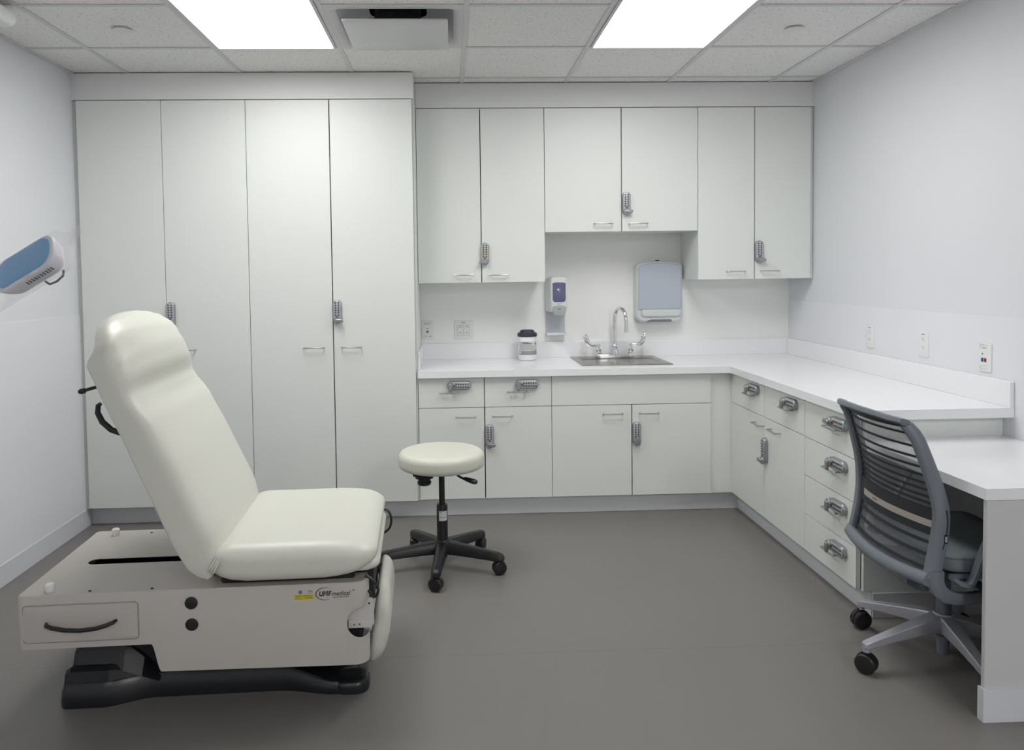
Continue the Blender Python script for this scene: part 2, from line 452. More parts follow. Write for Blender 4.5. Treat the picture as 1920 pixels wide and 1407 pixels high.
# ---- tall cabinets
for i, (a, label) in enumerate(((0, 'tall white two-door cabinet at far left, against the left wall'), (2, 'tall white two-door cabinet next to the worktop, right of its twin'))):
    t = thing('tall_cabinet', label, 'cabinet', (XT[a], YT, 0), 0, 'tall white cabinets along the back wall')
    w = .4558
    carcass(0, 2 * w, .105, ZT, YB - YT - .002, t)
    d1 = door('door', 0, w, ZK, ZT, t, gl=.0016, gr=.0016 if i == 0 else .0028)
    d2 = door('door', w, 2 * w, ZK, ZT, t, gl=.0016 if i == 0 else .0028, gr=.0016)
    add_handle(w - .109, .985, d1); add_handle(w + .099, .985, d2)
    add_lock(w + .0255, 1.183, t, 'v', 'right')
    if i == 0:   # scribe filler beside the wall
        bm = newbm(); box(bm, XL - XT[0] + .001, -.001, .012, .05, .105, ZT); obj('filler_strip', bm, M_carc, t, smooth=False)
        bm = newbm(); box(bm, XL - XT[0] + .0065, .0, .076, .2, 0.0, .104); obj('plinth', bm, M_carc, t, smooth=False)
    bm = newbm(); box(bm, .0, 2 * w - .0006, YK - YT + .0005, .5, .0, .1045); obj('plinth', bm, M_carc, t, smooth=False)
    if i == 1:
        bm = newbm(); box(bm, 2 * w - .0003, 2 * w + .0075, .021, YB - YT - .002, .105, ZT); obj('end_panel', bm, M_cab, t, smooth=False)

# ---- wall cabinets
XU = [-.190, .1855, .5634, 1.0214, 1.479, 1.8213, 2.1626]
Z1, Z2 = 1.3294, 1.6221
specs = [(0, 1, 2, Z1, 'white wall cabinet at left above the power outlets, beside the tall cabinet', [(.080, 1.376), (.284, 1.374)], (.205, 1.5), 'left', 'wood'),
         (2, 3, 4, Z2, 'shorter white wall cabinet above the sink, with its underside higher than its neighbours', [(.910, 1.670), (1.119, 1.668)], (1.048, 1.789), 'right', None),
         (4, 5, 6, Z1, 'white wall cabinet at the right end, beside the right wall', [(1.705, 1.377), (1.911, 1.378)], (1.846, 1.493), 'right', None)]
for a, b, c, z0, label, hs, lk, lev, _ in specs:
    t = thing('wall_cabinet', label, 'cabinet', (XU[a], YU, 0), 0, 'white wall cabinets')
    o0 = XU[a]
    bm = newbm(); box(bm, .0006, XU[c] - o0 - .0006, .0225, YB - YU - .002, z0 + .002, ZT); obj('cabinet_body', bm, M_cab, t, smooth=False); gap_shade(0, XU[c] - o0, z0, ZT, t)
    d1 = door('door', 0, XU[b] - o0, z0, ZT, t, gr=.0026); d2 = door('door', XU[b] - o0, XU[c] - o0, z0, ZT, t, gl=.0026)
    add_handle(hs[0][0] - o0, hs[0][1], d1); add_handle(hs[1][0] - o0, hs[1][1], d2)
    lo = add_lock(lk[0] - o0, lk[1], t, 'v', lev)
    if a == 0: lo['label'] = 'keypad lock still under its pale cream film'
    if c == 6:
        bm = newbm(); box(bm, XU[c] - o0 + .0005, XR - o0 - .0035, .018, .04, z0 + .002, ZT); obj('filler_strip', bm, M_cab, t, smooth=False)
# the first lock keeps a cream paper cover on its keypad
for o in C.objects:
    if o.name.startswith('keypad_lock') and o.get('label'):
        for ch in C.objects:
            if ch.parent == o and ch.name.startswith('keypad') and 'button' not in ch.name:
                ch.data.materials.clear(); ch.data.materials.append(mat('cream_film', (.50, .49, .40), .5))

# ---- base cabinets on the back wall
XB0 = XT[4] + .009
def lbl_unit(label, x, group, name='base_cabinet'):
    return thing(name, label, 'cabinet', (x, YD, 0), 0, group)
GB = 'white base cabinets under the worktop'
t = lbl_unit('white base cabinet behind the round stool, two drawers over two doors', XB0, GB); o0 = XB0
XB = [XB0, .1829, .5638, 1.0214, 1.4786]
carcass(0, XB[2] - o0, .105, ZCB - .004, YB - YD - .03, t)
ZDR = .6286
for i in (0, 1):
    d = door('drawer', XB[i] - o0, XB[i + 1] - o0, ZDR, ZCB - .003, t, gl=.0016 if i == 0 else .002, gr=.002 if i == 0 else .0014)
    add_handle((-.014, .367)[i] - o0, .717, d)
d1 = door('door', 0, XB[1] - o0, ZK, ZDR, t, gr=.0028); d2 = door('door', XB[1] - o0, XB[2] - o0, ZK, ZDR, t, gl=.0028, gr=.0012)
add_handle(.077 - o0, .577, d1); add_handle(.284 - o0, .579, d2)
add_lock(.041 - o0, .757, t, 'h', 'down'); add_lock(.423 - o0, .757, t, 'h', 'down'); add_lock(.208 - o0, .467, t, 'v', 'right')
bm = newbm(); box(bm, .0006, XB[2] - o0 - .0006, YK - YD + .0005, .5, 0, .1045); obj('plinth', bm, M_carc, t, smooth=False)

t = lbl_unit('white sink base cabinet with a wide blank panel over two doors', XB[2], GB); o0 = XB[2]
bm = newbm(); box(bm, .0006, XB[4] - o0 - .0006, .0225, YB - YD - .03, .105, .66); obj('cabinet_body', bm, M_carc, t, smooth=False); gap_shade(0, XB[4] - o0, .105, ZCB - .004, t)
door('blank_panel', 0, XB[4] - o0, ZDR, ZCB - .003, t)
bm = newbm(); box(bm, .0006, XB[4] - o0 - .0006, .0225, .04, .66, ZCB - .004); obj('front_rail', bm, M_carc, t, smooth=False)
d1 = door('door', 0, XB[3] - o0, ZK, ZDR, t, gr=.0026); d2 = door('door', XB[3] - o0, XB[4] - o0, ZK, ZDR, t, gl=.0026)
add_handle(.912 - o0, .580, d1); add_handle(1.119 - o0, .580, d2)
add_lock(1.0465 - o0, .464, t, 'v', 'up')
bm = newbm(); box(bm, .0006, XKR - o0 - .005, YK - YD + .0005, .5, 0, .1045); obj('plinth', bm, M_carc, t, smooth=False)
bm = newbm(); box(bm, XB[4] - o0 + .001, XRF - o0 + .018, .014, .03, .105, ZCB - .001); obj('corner_filler', bm, M_cab, t, smooth=False)

# ---- base cabinets on the right wall (front faces -X; local x runs toward the camera)
def right_unit(label, y, w):
    t = thing('base_cabinet', label, 'cabinet', (XRF, y, 0), R(-90), GB)
    carcass(0, w, .105, ZCB - .004, XR - XRF - .03, t)
    bm = newbm(); box(bm, -.05 if y > 4 else .0006, w - .0006, XKR - XRF + .0005, .5, 0, .1045); obj('plinth', bm, M_carc, t, smooth=False)
    return t
YA, YM, YN, YE = 4.392, 3.9236, 3.4664, 3.0105
t = right_unit('white base cabinet in the far right corner, two drawers over two doors', YA, YA - YN)
m1, m2 = YA - YM, YA - YN
Z6 = .6290
d = door('drawer', 0, m1, Z6, ZCB - .003, t); add_handle(YA - 4.107, .720, d)
d = door('drawer', m1, m2, Z6, ZCB - .003, t); add_handle(YA - 3.641, .724, d)
d = door('door', 0, m1, ZK, Z6, t); add_handle(YA - 3.981, .583, d)
d = door('door', m1, m2, ZK, Z6, t); add_handle(YA - 3.777, .586, d)
add_lock(YA - 4.05, .757, t, 'h', 'down'); add_lock(YA - 3.598, .757, t, 'h', 'down'); add_lock(YA - 3.898, .463, t, 'v', 'left')
t = right_unit('white four-drawer base cabinet behind the office chair, at the end of the right worktop', YN, YN - YE)
w = YN - YE
zs = [ZCB - .003, .6272, .4519, .2744, ZK]
for i in range(4):
    d = door('drawer', 0, w, zs[i + 1], zs[i], t); add_handle(YN - 3.197, (.721, .545, .372, .196)[i], d)
    add_lock(YN - 3.143, (.748, .578, .403, .226)[i], t, 'h', 'down' if i else 'left')
bm = newbm(); box(bm, w + .0006, w + .017, .021, XR - XRF - .004, .105, ZCB - .002)
obj('end_panel', bm, M_cab, t, smooth=False)

# ------------------------------------------------------------------ worktop (L-shaped, with backsplash) and lower desk top
def poly_slab(bm, outer, z0, z1, holes=(), mi=0):
    loops = [outer] + list(holes); edges = []; tops = []
    for lp in loops:
        vs = [bm.verts.new((x, y, z1)) for x, y in lp]; tops.append(vs)
        edges += [bm.edges.new((vs[i], vs[(i + 1) % len(vs)])) for i in range(len(vs))]
    r = bmesh.ops.triangle_fill(bm, edges=edges, use_beauty=True, use_dissolve=False)
    tf = [f for f in r['geom'] if isinstance(f, bmesh.types.BMFace)]
    lowmap = {}
    for vs in tops:
        for v in vs: lowmap[v] = bm.verts.new((v.co.x, v.co.y, z0))
    for f in tf: bm.faces.new([lowmap[v] for v in f.verts][::-1]).material_index = mi
    for vs in tops:
        for i in range(len(vs)):
            a, b = vs[i], vs[(i + 1) % len(vs)]
            bm.faces.new((a, b, lowmap[b], lowmap[a])).material_index = mi
BX0, BX1, BY0, BY1 = .800, 1.245, 4.515, 4.815       # sink basin opening
t = thing('worktop', 'white L-shaped worktop along the back and right walls', 'countertop', (0, 0, 0))
bm = newbm()
xs = XB0 - .0005
poly_slab(bm, [(xs, YC), (XCE, YC), (XCE, YEND), (XR - .0035, YEND), (XR - .0035, YB - .001), (xs, YB - .001)], ZCB, ZCT,
          [rrect(BX0 - .006, BX1 + .006, BY0 - .006, BY1 + .006, .05, 6)])
obj('countertop_slab', bm, M_top, t, smooth=False)
bm = newbm(); box(bm, xs, XR - .022, YB - .019, YB - .001, ZCT, .9416, .0015, 1); obj('backsplash', bm, M_top, t)
bm = newbm(); box(bm, XR - .0215, XR - .0035, YEND + .001, YB - .001, ZCT, .9416, .0015, 1); obj('backsplash', bm, M_top, t)
bm = newbm(); box(bm, xs, xs + .012, YC + .05, YB - .0195, ZCT, .9416, .0015, 1); obj('backsplash', bm, M_top, t)

t = thing('desk_top', 'lower white desk top with a cut corner, above the office chair seat', 'desk', (0, 0, 0))
bm = newbm()
XD, YDE, ZDT, ZDB = 1.6065, 2.2715, .7205, .6860
poly_slab(bm, [(XD - .012, YE - .018), (XD, YDE), (XR - .0035, YDE - .003), (XR - .0035, YE - .018)], ZDB, ZDT)
obj('desktop_slab', bm, M_top, t, smooth=False)
# short wall carrying the free end of the desk
bm = newbm(); box(bm, 1.6125, XR - .003, 2.2755, 2.2935, 0, ZDB - .001, .002, 1); struct(obj('wall_partition', bm, mat('panel_white', (.57, .58, .57), .45, bump=.05), None))
bm = newbm()
poly_slab(bm, [(1.605, 2.269), (1.607, 2.267), (XR - .003, 2.267), (XR - .003, 2.2752), (1.6122, 2.2752), (1.6122, 2.296), (1.605, 2.296)], 0, .102)
struct(obj('baseboard_partition', bm, M_basew, smooth=False))
base_strip('baseboard_kneehole', XKR, XR - .003, YE - .026, YE - .0185, .1, M_base)
wallbox('trim_5', XKR + .002, XR - .003, YE - .018, YE + .03, 0, .1045, M_cab)

# ------------------------------------------------------------------ sink and faucet
t = thing('sink', 'rectangular stainless steel drop-in sink set in the back worktop', 'sink', ((BX0 + BX1) / 2, (BY0 + BY1) / 2, ZCT))
cx, cy = (BX0 + BX1) / 2, (BY0 + BY1) / 2
def ringr(x0, x1, y0, y1, r, z): return [(x - cx, y - cy, z) for x, y in rrect(x0, x1, y0, y1, r, 6)]
bm = newbm()
loft(bm, [ringr(.757, 1.292, 4.479, 4.972 - .025, .006, .0004), ringr(.757, 1.292, 4.479, 4.947, .006, .003), ringr(.761, 1.288, 4.483, 4.943, .006, .0045),
          ringr(BX0 - .004, BX1 + .004, BY0 - .004, BY1 + .004, .045, .0035), ringr(BX0, BX1, BY0, BY1, .045, .0)], caps=False)
obj('sink_rim', bm, M_sink, t)
bm = newbm()
loft(bm, [ringr(BX0, BX1, BY0, BY1, .045, .0), ringr(BX0 + .003, BX1 - .003, BY0 + .003, BY1 - .003, .045, -.02), ringr(BX0 + .012, BX1 - .012, BY0 + .012, BY1 - .012, .05, -.13),
          ringr(BX0 + .03, BX1 - .03, BY0 + .03, BY1 - .03, .05, -.15), ringr(cx - .05, cx + .05, cy - .05, cy + .05, .045, -.155), ringr(cx - .01, cx + .01, cy - .01, cy + .01, .009, -.156)], caps=True)
obj('basin', bm, M_sink, t)
bm = newbm(); lathe(bm, [(.04, -.1545), (.04, -.152), (.03, -.1515), (.005, -.1535)], 24); obj('drain', bm, M_chrome, t)

FX, FY = 1.030, 4.875
t = thing('faucet', 'chrome gooseneck faucet with two wing handles behind the sink', 'faucet', (FX, FY, ZCT + .0045))
bm = newbm(); pad(bm, rrect(-.122, .122, -.026, .026, .025, 6), 0, .022, .008, .001, inner=2)
obj('faucet_base', bm, M_chrome, t)
bm = newbm(); lathe(bm, [(.022, .02), (.021, .05), (.013, .055), (.017, .062), (.0185, .072), (.015, .082), (.011, .086)], 24)
pts = [(0, 0, .08), (0, 0, .14), (0, 0, .20), (0, 0, .245)]
for k in range(1, 12):
    a = PI * k / 12; rr = .062
    pts.append((rr * .36 * (1 - math.cos(a)), -rr * .95 * (1 - math.cos(a)), .245 + .066 * math.sin(a)))
pts += [(.046, -.118, .22), (.047, -.119, .19)]
tube(bm, pts, .0112, 16)
tube(bm, [(.047, -.119, .195), (.047, -.119, .165)], [.0125, .0135], 16)
obj('spout', bm, M_chrome, t)
for s, mcol in ((-1, 0), (1, 0)):
    bm = newbm()
    lathe(bm, [(.020, .019), (.020, .030), (.012, .034), (.017, .042), (.017, .052), (.008, .058), (.008, .070), (.011, .072), (.011, .084), (.009, .086)], 20, s * .102)
    P = [(s * .102, 0, .078), (s * .130, -.004, .076), (s * .150, -.006, .078), (s * .165, -.008, .088), (s * .175, -.010, .104), (s * .182, -.012, .122), (s * .190, -.013, .138), (s * .194, -.013, .144)]
    tube(bm, P, [.006, .0065, .0085, .013, .016, .017, .014, .007], 14, flat=.26, up=(0, 1, 0))
    obj('wing_handle', bm, M_chrome, t)

# ------------------------------------------------------------------ wipes canister
t = thing('wipes_canister', 'white canister of wipes with a dark lid standing on the worktop left of the sink', 'canister', (.474, 4.845, ZCT + .0003))
bm = newbm(); lathe(bm, [(.052, 0), (.0565, .003), (.0575, .012), (.0575, .135), (.0560, .139), (.0575, .143), (.0575, .150), (.050, .152)], 40); obj('canister_body', bm, M_white, t)
bm = newbm(); lathe(bm, [(.0605, .148), (.0615, .151), (.0615, .166), (.058, .170), (.050, .172), (.040, .187), (.036, .188), (.034, .182), (.010, .182)], 40); obj('lid', bm, mat('lid_dark', (.028, .038, .052), .4), t)
bm = newbm()
def arc_patch(bm, r, a0, a1, z0, z1, mi, n=14):
    vs = [[bm.verts.new((r * math.cos(R(a0 + (a1 - a0) * k / n)), r * math.sin(R(a0 + (a1 - a0) * k / n)), z)) for k in range(n + 1)] for z in (z0, z1)]
    for k in range(n): bm.faces.new((vs[0][k], vs[0][k + 1], vs[1][k + 1], vs[1][k])).material_index = mi
arc_patch(bm, .0579, 200, 345, .035, .118, 0)
arc_patch(bm, .0582, 205, 343, .036, .062, 1)
for z, a, b, mi in ((.111, 232, 275, 2), (.1055, 232, 295, 2), (.110, 214, 224, 2), (.099, 215, 290, 1), (.091, 215, 300, 1), (.084, 212, 318, 1), (.0765, 212, 300, 1), (.069, 215, 335, 1)):
    arc_patch(bm, .0583, a, b, z, z + .0035, mi, 8)
arc_patch(bm, .0584, 212, 224, .043, .058, 0, 3)
arc_patch(bm, .0584, 318, 326, .100, .110, 2, 3)
obj('printed_label', bm, [mat('label_paper', (.62, .64, .64), .5), M_inkgrey, M_ink], t)

# ------------------------------------------------------------------ soap dispenser
t = thing('soap_dispenser', 'white wall soap dispenser with a violet window and drip tray, left of the faucet', 'soap dispenser', (.678, YB, 1.2))
MF = Matrix.Rotation(PI / 2, 4, 'X')
bm = newbm(); pad(bm, rrect(-.073, .052, -.065, .16, (.018, .018, .030, .030), 6), 0, .105, .016, .001, inner=2); xf(bm.verts[:], MF)
bm.verts.ensure_lookup_table()
for v in bm.verts:
    if v.co.y < -.06: v.co.x = v.co.x * .86 + .008
obj('dispenser_body', bm, M_white, t)
bm = newbm()
pad(bm, [(-.030, -.002), (.032, -.002), (.042, .012), (.042, .118), (.020, .122), (-.020, .122), (-.040, .118), (-.040, .012)], .104, .108, .0015, seg=2, inner=0); xf(bm.verts[:], MF)
obj('level_window', bm, mat('violet_window', (.155, .150, .27), .12), t)
bm = newbm()
pad(bm, [(-.034, -.086), (.036, -.086), (.044, -.040), (.044, -.031), (.020, -.024), (-.020, -.024), (-.040, -.031), (-.041, -.040)], .095, .118, .0015, .001, seg=2, inner=0); xf(bm.verts[:], MF)
obj('push_bar', bm, mat('grey_push_bar', (.42, .46, .46), .4), t)
bm = newbm(); box(bm, -.008, .008, -.1205, -.1175, -.046, -.043); obj('bar_mark', bm, M_ink, t)
bm = newbm()
for k in range(4): box(bm, -.014 + k * .008, -.0095 + k * .008, -.1062, -.1048, -.0115, -.0085)
box(bm, -.004, .003, -.1062, -.1048, -.020, -.016)
obj('printed_mark', bm, M_inkgrey, t)
M_tray = mat('tray_plastic', (.52, .56, .60), .3)
bm = newbm(); box(bm, -.073, .050, -.006, 0, -.215, -.066, .002, 1); obj('back_plate', bm, M_tray, t)
bm = newbm()
box(bm, -.073, .052, -.075, -.006, -.212, -.207, .001, 1); box(bm, -.073, .052, -.078, -.074, -.212, -.196, .001, 1)
box(bm, -.073, -.069, -.074, -.006, -.207, -.196, .001, 1); box(bm, .048, .052, -.074, -.006, -.207, -.196, .001, 1)
obj('drip_tray', bm, mat('tray_pale', (.66, .69, .70), .3), t)

# ------------------------------------------------------------------ paper towel dispenser
t = thing('paper_towel_dispenser', 'grey and white paper towel dispenser on the back wall right of the faucet', 'towel dispenser', (1.318, YB, 1.25))
bm = newbm()
out = rrect(-.147, .149, -.192, .178, (.045, .045, .022, .022), 6)
def fnt(x, y, z):
    yy = y + .019 * (1 - (x / .15) ** 2) * min(1, max(0, (y + .05) / .22))
    return (x, yy, z)
pad(bm, out, 0, .090, .020, .001, inner=0, fn=fnt, step=.03); xf(bm.verts[:], MF); obj('dispenser_body', bm, mat('dispenser_white', (.64, .67, .68), .35), t)
bm = newbm()
pad(bm, rrect(-.136, .138, -.108, .168, (.009, .009, .018, .018), 5), .076, .100, .008, .001, inner=0, fn=fnt, step=.03); xf(bm.verts[:], MF)
obj('smoky_cover', bm, mat('grey_blue_cover', (.46, .50, .565), .32, var=.015, vscale=6), t)
bm = newbm(); pad(bm, rrect(-.118, .132, -.154, -.1065, (.02, .02, .010, .014), 5), .085, .103, .009, .001, inner=1); xf(bm.verts[:], MF)
obj('lower_cover', bm, mat('dispenser_front', (.62, .66, .66), .3), t)
bm = newbm()
pad(bm, [(-.088, -.186), (.075, -.186), (.078, -.178), (.070, -.171), (-.055, -.171), (-.072, -.176)], .086, .0915, .001, seg=1, inner=0); xf(bm.verts[:], MF)
obj('paper_slot', bm, mat('slot_grey', (.17, .18, .18), .6), t)
bm = newbm(); box(bm, -.010, .010, -.05, -.02, .192, .204, .002, 1); obj('release_latch', bm, M_black, t)

# ------------------------------------------------------------------ wall plates
def recept(bm, cx, cz, mi=1, y=-.0062):
    for s in (1, -1):
        z = cz + s * .0190
        box(bm, cx - .0070, cx - .0050, y - .0006, y, z - .002, z + .005, mi=mi); box(bm, cx + .0045, cx + .0075, y - .0006, y, z - .002, z + .0045, mi=mi)
        box(bm, cx - .0020, cx + .0022, y - .0006, y, z + .0085 - .002, z + .0085 + .0025, mi=mi)
def plate(name, label, loc, rz, w, h, cat='outlet', group=None):
    t = thing(name, label, cat, loc, rz, group)
    bm = newbm(); pad(bm, rrect(-w / 2, w / 2, -h / 2, h / 2, .004, 3), 0, .006, .0025, .0003, seg=2, inner=0); xf(bm.verts[:], MF)
    obj('cover_plate', bm, M_plate, t); return t
t = plate('power_outlet', 'double power outlet plate on the back wall under the left wall cabinet', (.079, YB, 1.026), 0, .120, .118)
bm = newbm()
for s in (-.021, .021):
    box(bm, s - .0175, s + .0175, -.0072, -.0058, -.036, .030, .0005, 1)
obj('receptacle', bm, M_plate, t)
bm = newbm()
for s in (-.021, .021): recept(bm, s, -.003, 0, -.0072)
box(bm, -.014, .014, -.0066, -.0060, .043, .046)
for s in (-.021, .021):
    for a in (-.0180, .0180): box(bm, s + a - .0004, s + a + .0004, -.0068, -.0062, -.036, .030)
    for z in (-.0365, .0305): box(bm, s - .018, s + .018, -.0068, -.0062, z - .0004, z + .0004)
obj('socket_slots', bm, M_ink, t)
t = plate('data_outlet', 'narrow data plate with one dark red jack, beside the tall cabinet', (-.150, YB, 1.027), 0, .072, .118, 'data outlet')
bm = newbm()
for k, (a, b) in enumerate(((-.022, .006), (.010, .026))): box(bm, a, b, -.0066, -.0058, .047, .0486)
for a in (-.022, -.014, -.006, .002, .012): box(bm, a, a + .0055, -.0066, -.0058, .036, .043)
for a in (-.020, -.012, -.004): box(bm, a, a + .006, -.0066, -.0058, -.041, -.0385)
box(bm, .012, .022, -.0066, -.0058, -.043, -.036)
obj('printed_mark', bm, M_inkgrey, t)
bm = newbm(); box(bm, -.006, .006, -.0085, -.0055, -.016, -.003, .0008, 1); obj('red_jack', bm, M_red, t)
bm = newbm(); lathe(bm, [(.004, -.0055), (.004, -.0075)], 3, 0, 0, .011, 'y', M=Matrix.Diagonal((1.6, 1, 1, 1))); obj('jack_mark', bm, M_ink, t)
for y, z, l in ((3.977, 1.032, 'narrow power outlet plate on the right wall, the farthest of three'), (3.516, 1.034, 'narrow power outlet plate on the right wall, the middle one of three plates')):
    t = plate('power_outlet', l, (XR - .0025, y, z), R(-90), .074, .118)
    bm = newbm(); box(bm, -.0175, .0175, -.0072, -.0058, -.034, .034, .0005, 1); obj('receptacle', bm, M_plate, t)
    bm = newbm(); recept(bm, 0, .0, 0, -.0072); box(bm, -.012, .012, -.0066, -.006, .044, .0485); obj('socket_slots', bm, M_inkgrey, t)
t = plate('data_outlet', 'data plate on the right wall with one blue and one red jack', (XR - .0025, 3.100, 1.019), R(-90), .076, .118, 'data outlet')
bm = newbm()
for a in (-.028, -.018, -.008, .010): box(bm, a, a + .008, -.0066, -.0058, .050, .0520)
box(bm, -.026, .018, -.0066, -.0058, .046, .0466); box(bm, -.026, -.0252, -.0066, -.0058, .033, .046)
for a in (-.012, -.004, .004): box(bm, a, a + .006, -.0066, -.0058, .036, .040)
box(bm, -.026, .014, -.0066, -.0058, -.035, -.0344); box(bm, -.026, -.0252, -.0066, -.0058, -.048, -.0344); box(bm, -.026, .014, -.0066, -.0058, -.048, -.0474)
obj('printed_mark', bm, M_inkgrey, t)
bm = newbm(); box(bm, -.018, -.006, -.0085, -.0055, -.019, -.003, .0008, 1); obj('blue_jack', bm, M_blue, t)
bm = newbm(); box(bm, .000, .012, -.0085, -.0055, -.019, -.003, .0008, 1); obj('red_jack', bm, M_red, t)
bm = newbm(); lathe(bm, [(.004, -.0055), (.004, -.0075)], 8, -.012, 0, .013, 'y'); obj('jack_mark', bm, M_inkgrey, t)

# ------------------------------------------------------------------ exam table
TB = thing('exam_table', 'cream upholstered medical exam table with its backrest raised, beside the left wall', 'exam table', (-.80, 2.725, 0), R(2.2))
# chassis band along the plan outline
def zb(x):
    if x < -.156: return .253
    if x > -.128: return .165 - .010 * (x + .128) / .63
    u = (x + .156) / .028; u = u * u * (3 - 2 * u); return .253 + (.165 - .253) * u
path = []
def arc(cx, cy, r, a0, a1, n=8): return [(cx + r * math.cos(R(a0 + (a1 - a0) * k / n)), cy + r * math.sin(R(a0 + (a1 - a0) * k / n))) for k in range(n + 1)]
HW = .305; XA, XZ = -.556, .513
side = arc(XZ - .045, -HW + .045, .045, -18 + 18, -90, 10)       # front-right corner, from +x face to side
line = [(XZ - .045 - (XZ - .045 - (XA + .022)) * k / 240, -HW) for k in range(1, 240)]
rear = arc(XA + .022, -HW + .022, .022, -90, -180, 6)
half = [(XZ, -.235)] + side + line + rear
path = half + [(x, -y) for x, y in reversed(half)]
ZTOP = .420
bm = newbm(); cols = []
for x, y in path:
    b = zb(x); c = (x - .495) / .049; iv = [(b, ZTOP - .006)]
    if abs(c) < 1: h = .049 * math.sqrt(1 - c * c); iv = [(b, .290 - h), (.290 + h, ZTOP - .006)]
    cols.append([[bm.verts.new((x, y, z)) for z in (p, q)] for p, q in iv])
for a, b in zip(cols, cols[1:]):
    if len(a) == len(b):
        for s, u in zip(a, b): bm.faces.new((s[0], u[0], u[1], s[1]))
    else:
        two, one = (a, b) if len(a) == 2 else (b, a)
        m_ = two[0][1]; n_ = two[1][0]
        bm.faces.new((two[0][0], one[0][0], one[0][1], two[1][1], n_, m_)) if False else bm.faces.new((two[0][0], one[0][0], one[0][1], two[1][1], n_, m_))
cols_top = [c[-1][1] for c in cols]
# rolled top rim and deck with the long slot
ins = []
for (x, y), v in zip(path, cols_top):
    ins.append((x + (-.005 if x > 0.4 and abs(y) < .29 else (.005 if x < -.5 and abs(y) < .29 else 0)), y - math.copysign(.005, y) if abs(y) > .27 else y))
topv = [bm.verts.new((x, y, ZTOP)) for x, y in ins]
for i in range(len(path) - 1): bm.faces.new((cols_top[i], cols_top[i + 1], topv[i + 1], topv[i]))
edges = []
n = len(topv)
for i in range(n):
    a, b = topv[i], topv[(i + 1) % n]
    e = bm.edges.get((a, b)) or bm.edges.new((a, b)); edges.append(e)
slot = rrect(-.452, -.06, -.052, .002, .026, 8)
sv = [bm.verts.new((x, y, ZTOP)) for x, y in slot]
edges += [bm.edges.new((sv[i], sv[(i + 1) % len(sv)])) for i in range(len(sv))]
bmesh.ops.triangle_fill(bm, edges=edges, use_beauty=True)
lo = [bm.verts.new((x, y, ZTOP - .002)) for x, y in slot]
for i in range(len(sv)): bm.faces.new((sv[i], sv[(i + 1) % len(sv)], lo[(i + 1) % len(sv)], lo[i]))
obj('chassis', bm, M_beige, TB, sharp=40)
# dark frame inside
bm = newbm(); box(bm, -.53, .485, -.25, .25, .262, .335, .004, 1); box(bm, -.10, .485, -.25, .25, .185, .262, .004, 1)
obj('inner_frame', bm, M_dark, TB)
# drawer
bm = newbm(); pad(bm, rrect(-.534, -.194, .275, .388, .011, 5), HW - .001, HW + .004, .002, .0002, seg=2, inner=1); xf(bm.verts[:], MF)
dr = obj('drawer', bm, M_beige, TB)
bm = newbm()
tube(bm, [(-.466, -HW - .002, .334), (-.460, -HW - .018, .333), (-.44, -HW - .024, .328), (-.40, -HW - .029, .322), (-.355, -HW - .031, .320), (-.31, -HW - .029, .323), (-.28, -HW - .024, .329), (-.263, -HW - .018, .334), (-.257, -HW - .002, .335)], [.0045, .006, .0065, .0065, .0065, .0065, .0065, .006, .0045], 10)
obj('drawer_handle', bm, M_black, dr)
bm = newbm(); tube(bm, [(x, y, z) for x, y, z in [(p[0], -HW - .0006, p[1]) for p in rrect(-.5365, -.1915, .2725, .3905, .012, 5)] + [(-.5365 + .012, -HW - .0006, .2725)]], .0010, 6)
obj('drawer_seam', bm, mat('drawer_gasket', (.27, .255, .24), .8), TB)
for z in (.378, .310):
    bm = newbm(); lathe(bm, [(.0195, -HW - .0005), (.0195, -HW - .003), (.016, -HW - .0045)], 28, -.031, 0, z, 'y'); obj('plug_cap', bm, M_black, TB)
for x, y in ((-.467, -.272), (-.466, .250)):
    bm = newbm(); lathe(bm, [(.0125, ZTOP), (.0140, ZTOP + .003), (.0140, ZTOP + .021), (.011, ZTOP + .025)], 20, x, y); obj('bumper_stub', bm, M_white, TB)
for x, y in ((-.344, -.283), (-.156, -.283), (-.339, .262), (-.17, .262)):
    bm = newbm(); lathe(bm, [(.0048, ZTOP), (.0045, ZTOP + .0012)], 12, x, y); obj('screw', bm, M_dark, TB)
# stickers and logo on the side panel
yf = -HW
bm = newbm(); pad(bm, rrect(.284, .345, .3715, .3885, .003, 3), -yf + .0003, -yf + .0010, .0002, seg=1, inner=0, ); xf(bm.verts[:], MF)
st = obj('yellow_sticker', bm, M_yellow, TB)
bm = newbm()
for a, b, z in ((.288, .308, .3855), (.312, .341, .3855), (.289, .316, .3825), (.317, .336, .3822), (.288, .300, .3795), (.314, .341, .379), (.289, .313, .3755), (.316, .328, .3755), (.330, .342, .3765)):
    box(bm, a, b, yf - .0014, yf - .0009, z - .0005, z + .0005)
obj('sticker_print', bm, M_ink, st)
bm = newbm()
for a, b, z in ((.326, .342, .4005), (.326, .342, .3985), (.326, .342, .3930)): box(bm, a, b, yf - .0008, yf - .0003, z - .0006, z + .0006)
lathe(bm, [(.0062, yf - .0004), (.0060, yf - .0009)], 20, .3035, 0, .3965, 'y')
obj('small_print', bm, mat('violet_grey_ink', (.20, .18, .24), .6), TB)
bm = newbm()
def stroke(bm, pts, y, ox, oz, k=1.0):
    vs0 = [bm.verts.new((ox + (p[0] + .12 * p[1]) * k, y, oz + p[1] * k)) for p in pts]
    vs1 = [bm.verts.new((v.co.x, y + .0006, v.co.z)) for v in vs0]
    n = len(pts); bm.faces.new(vs0); bm.faces.new(vs1[::-1])
    for i in range(n): bm.faces.new((vs0[i], vs1[i], vs1[(i + 1) % n], vs0[(i + 1) % n]))
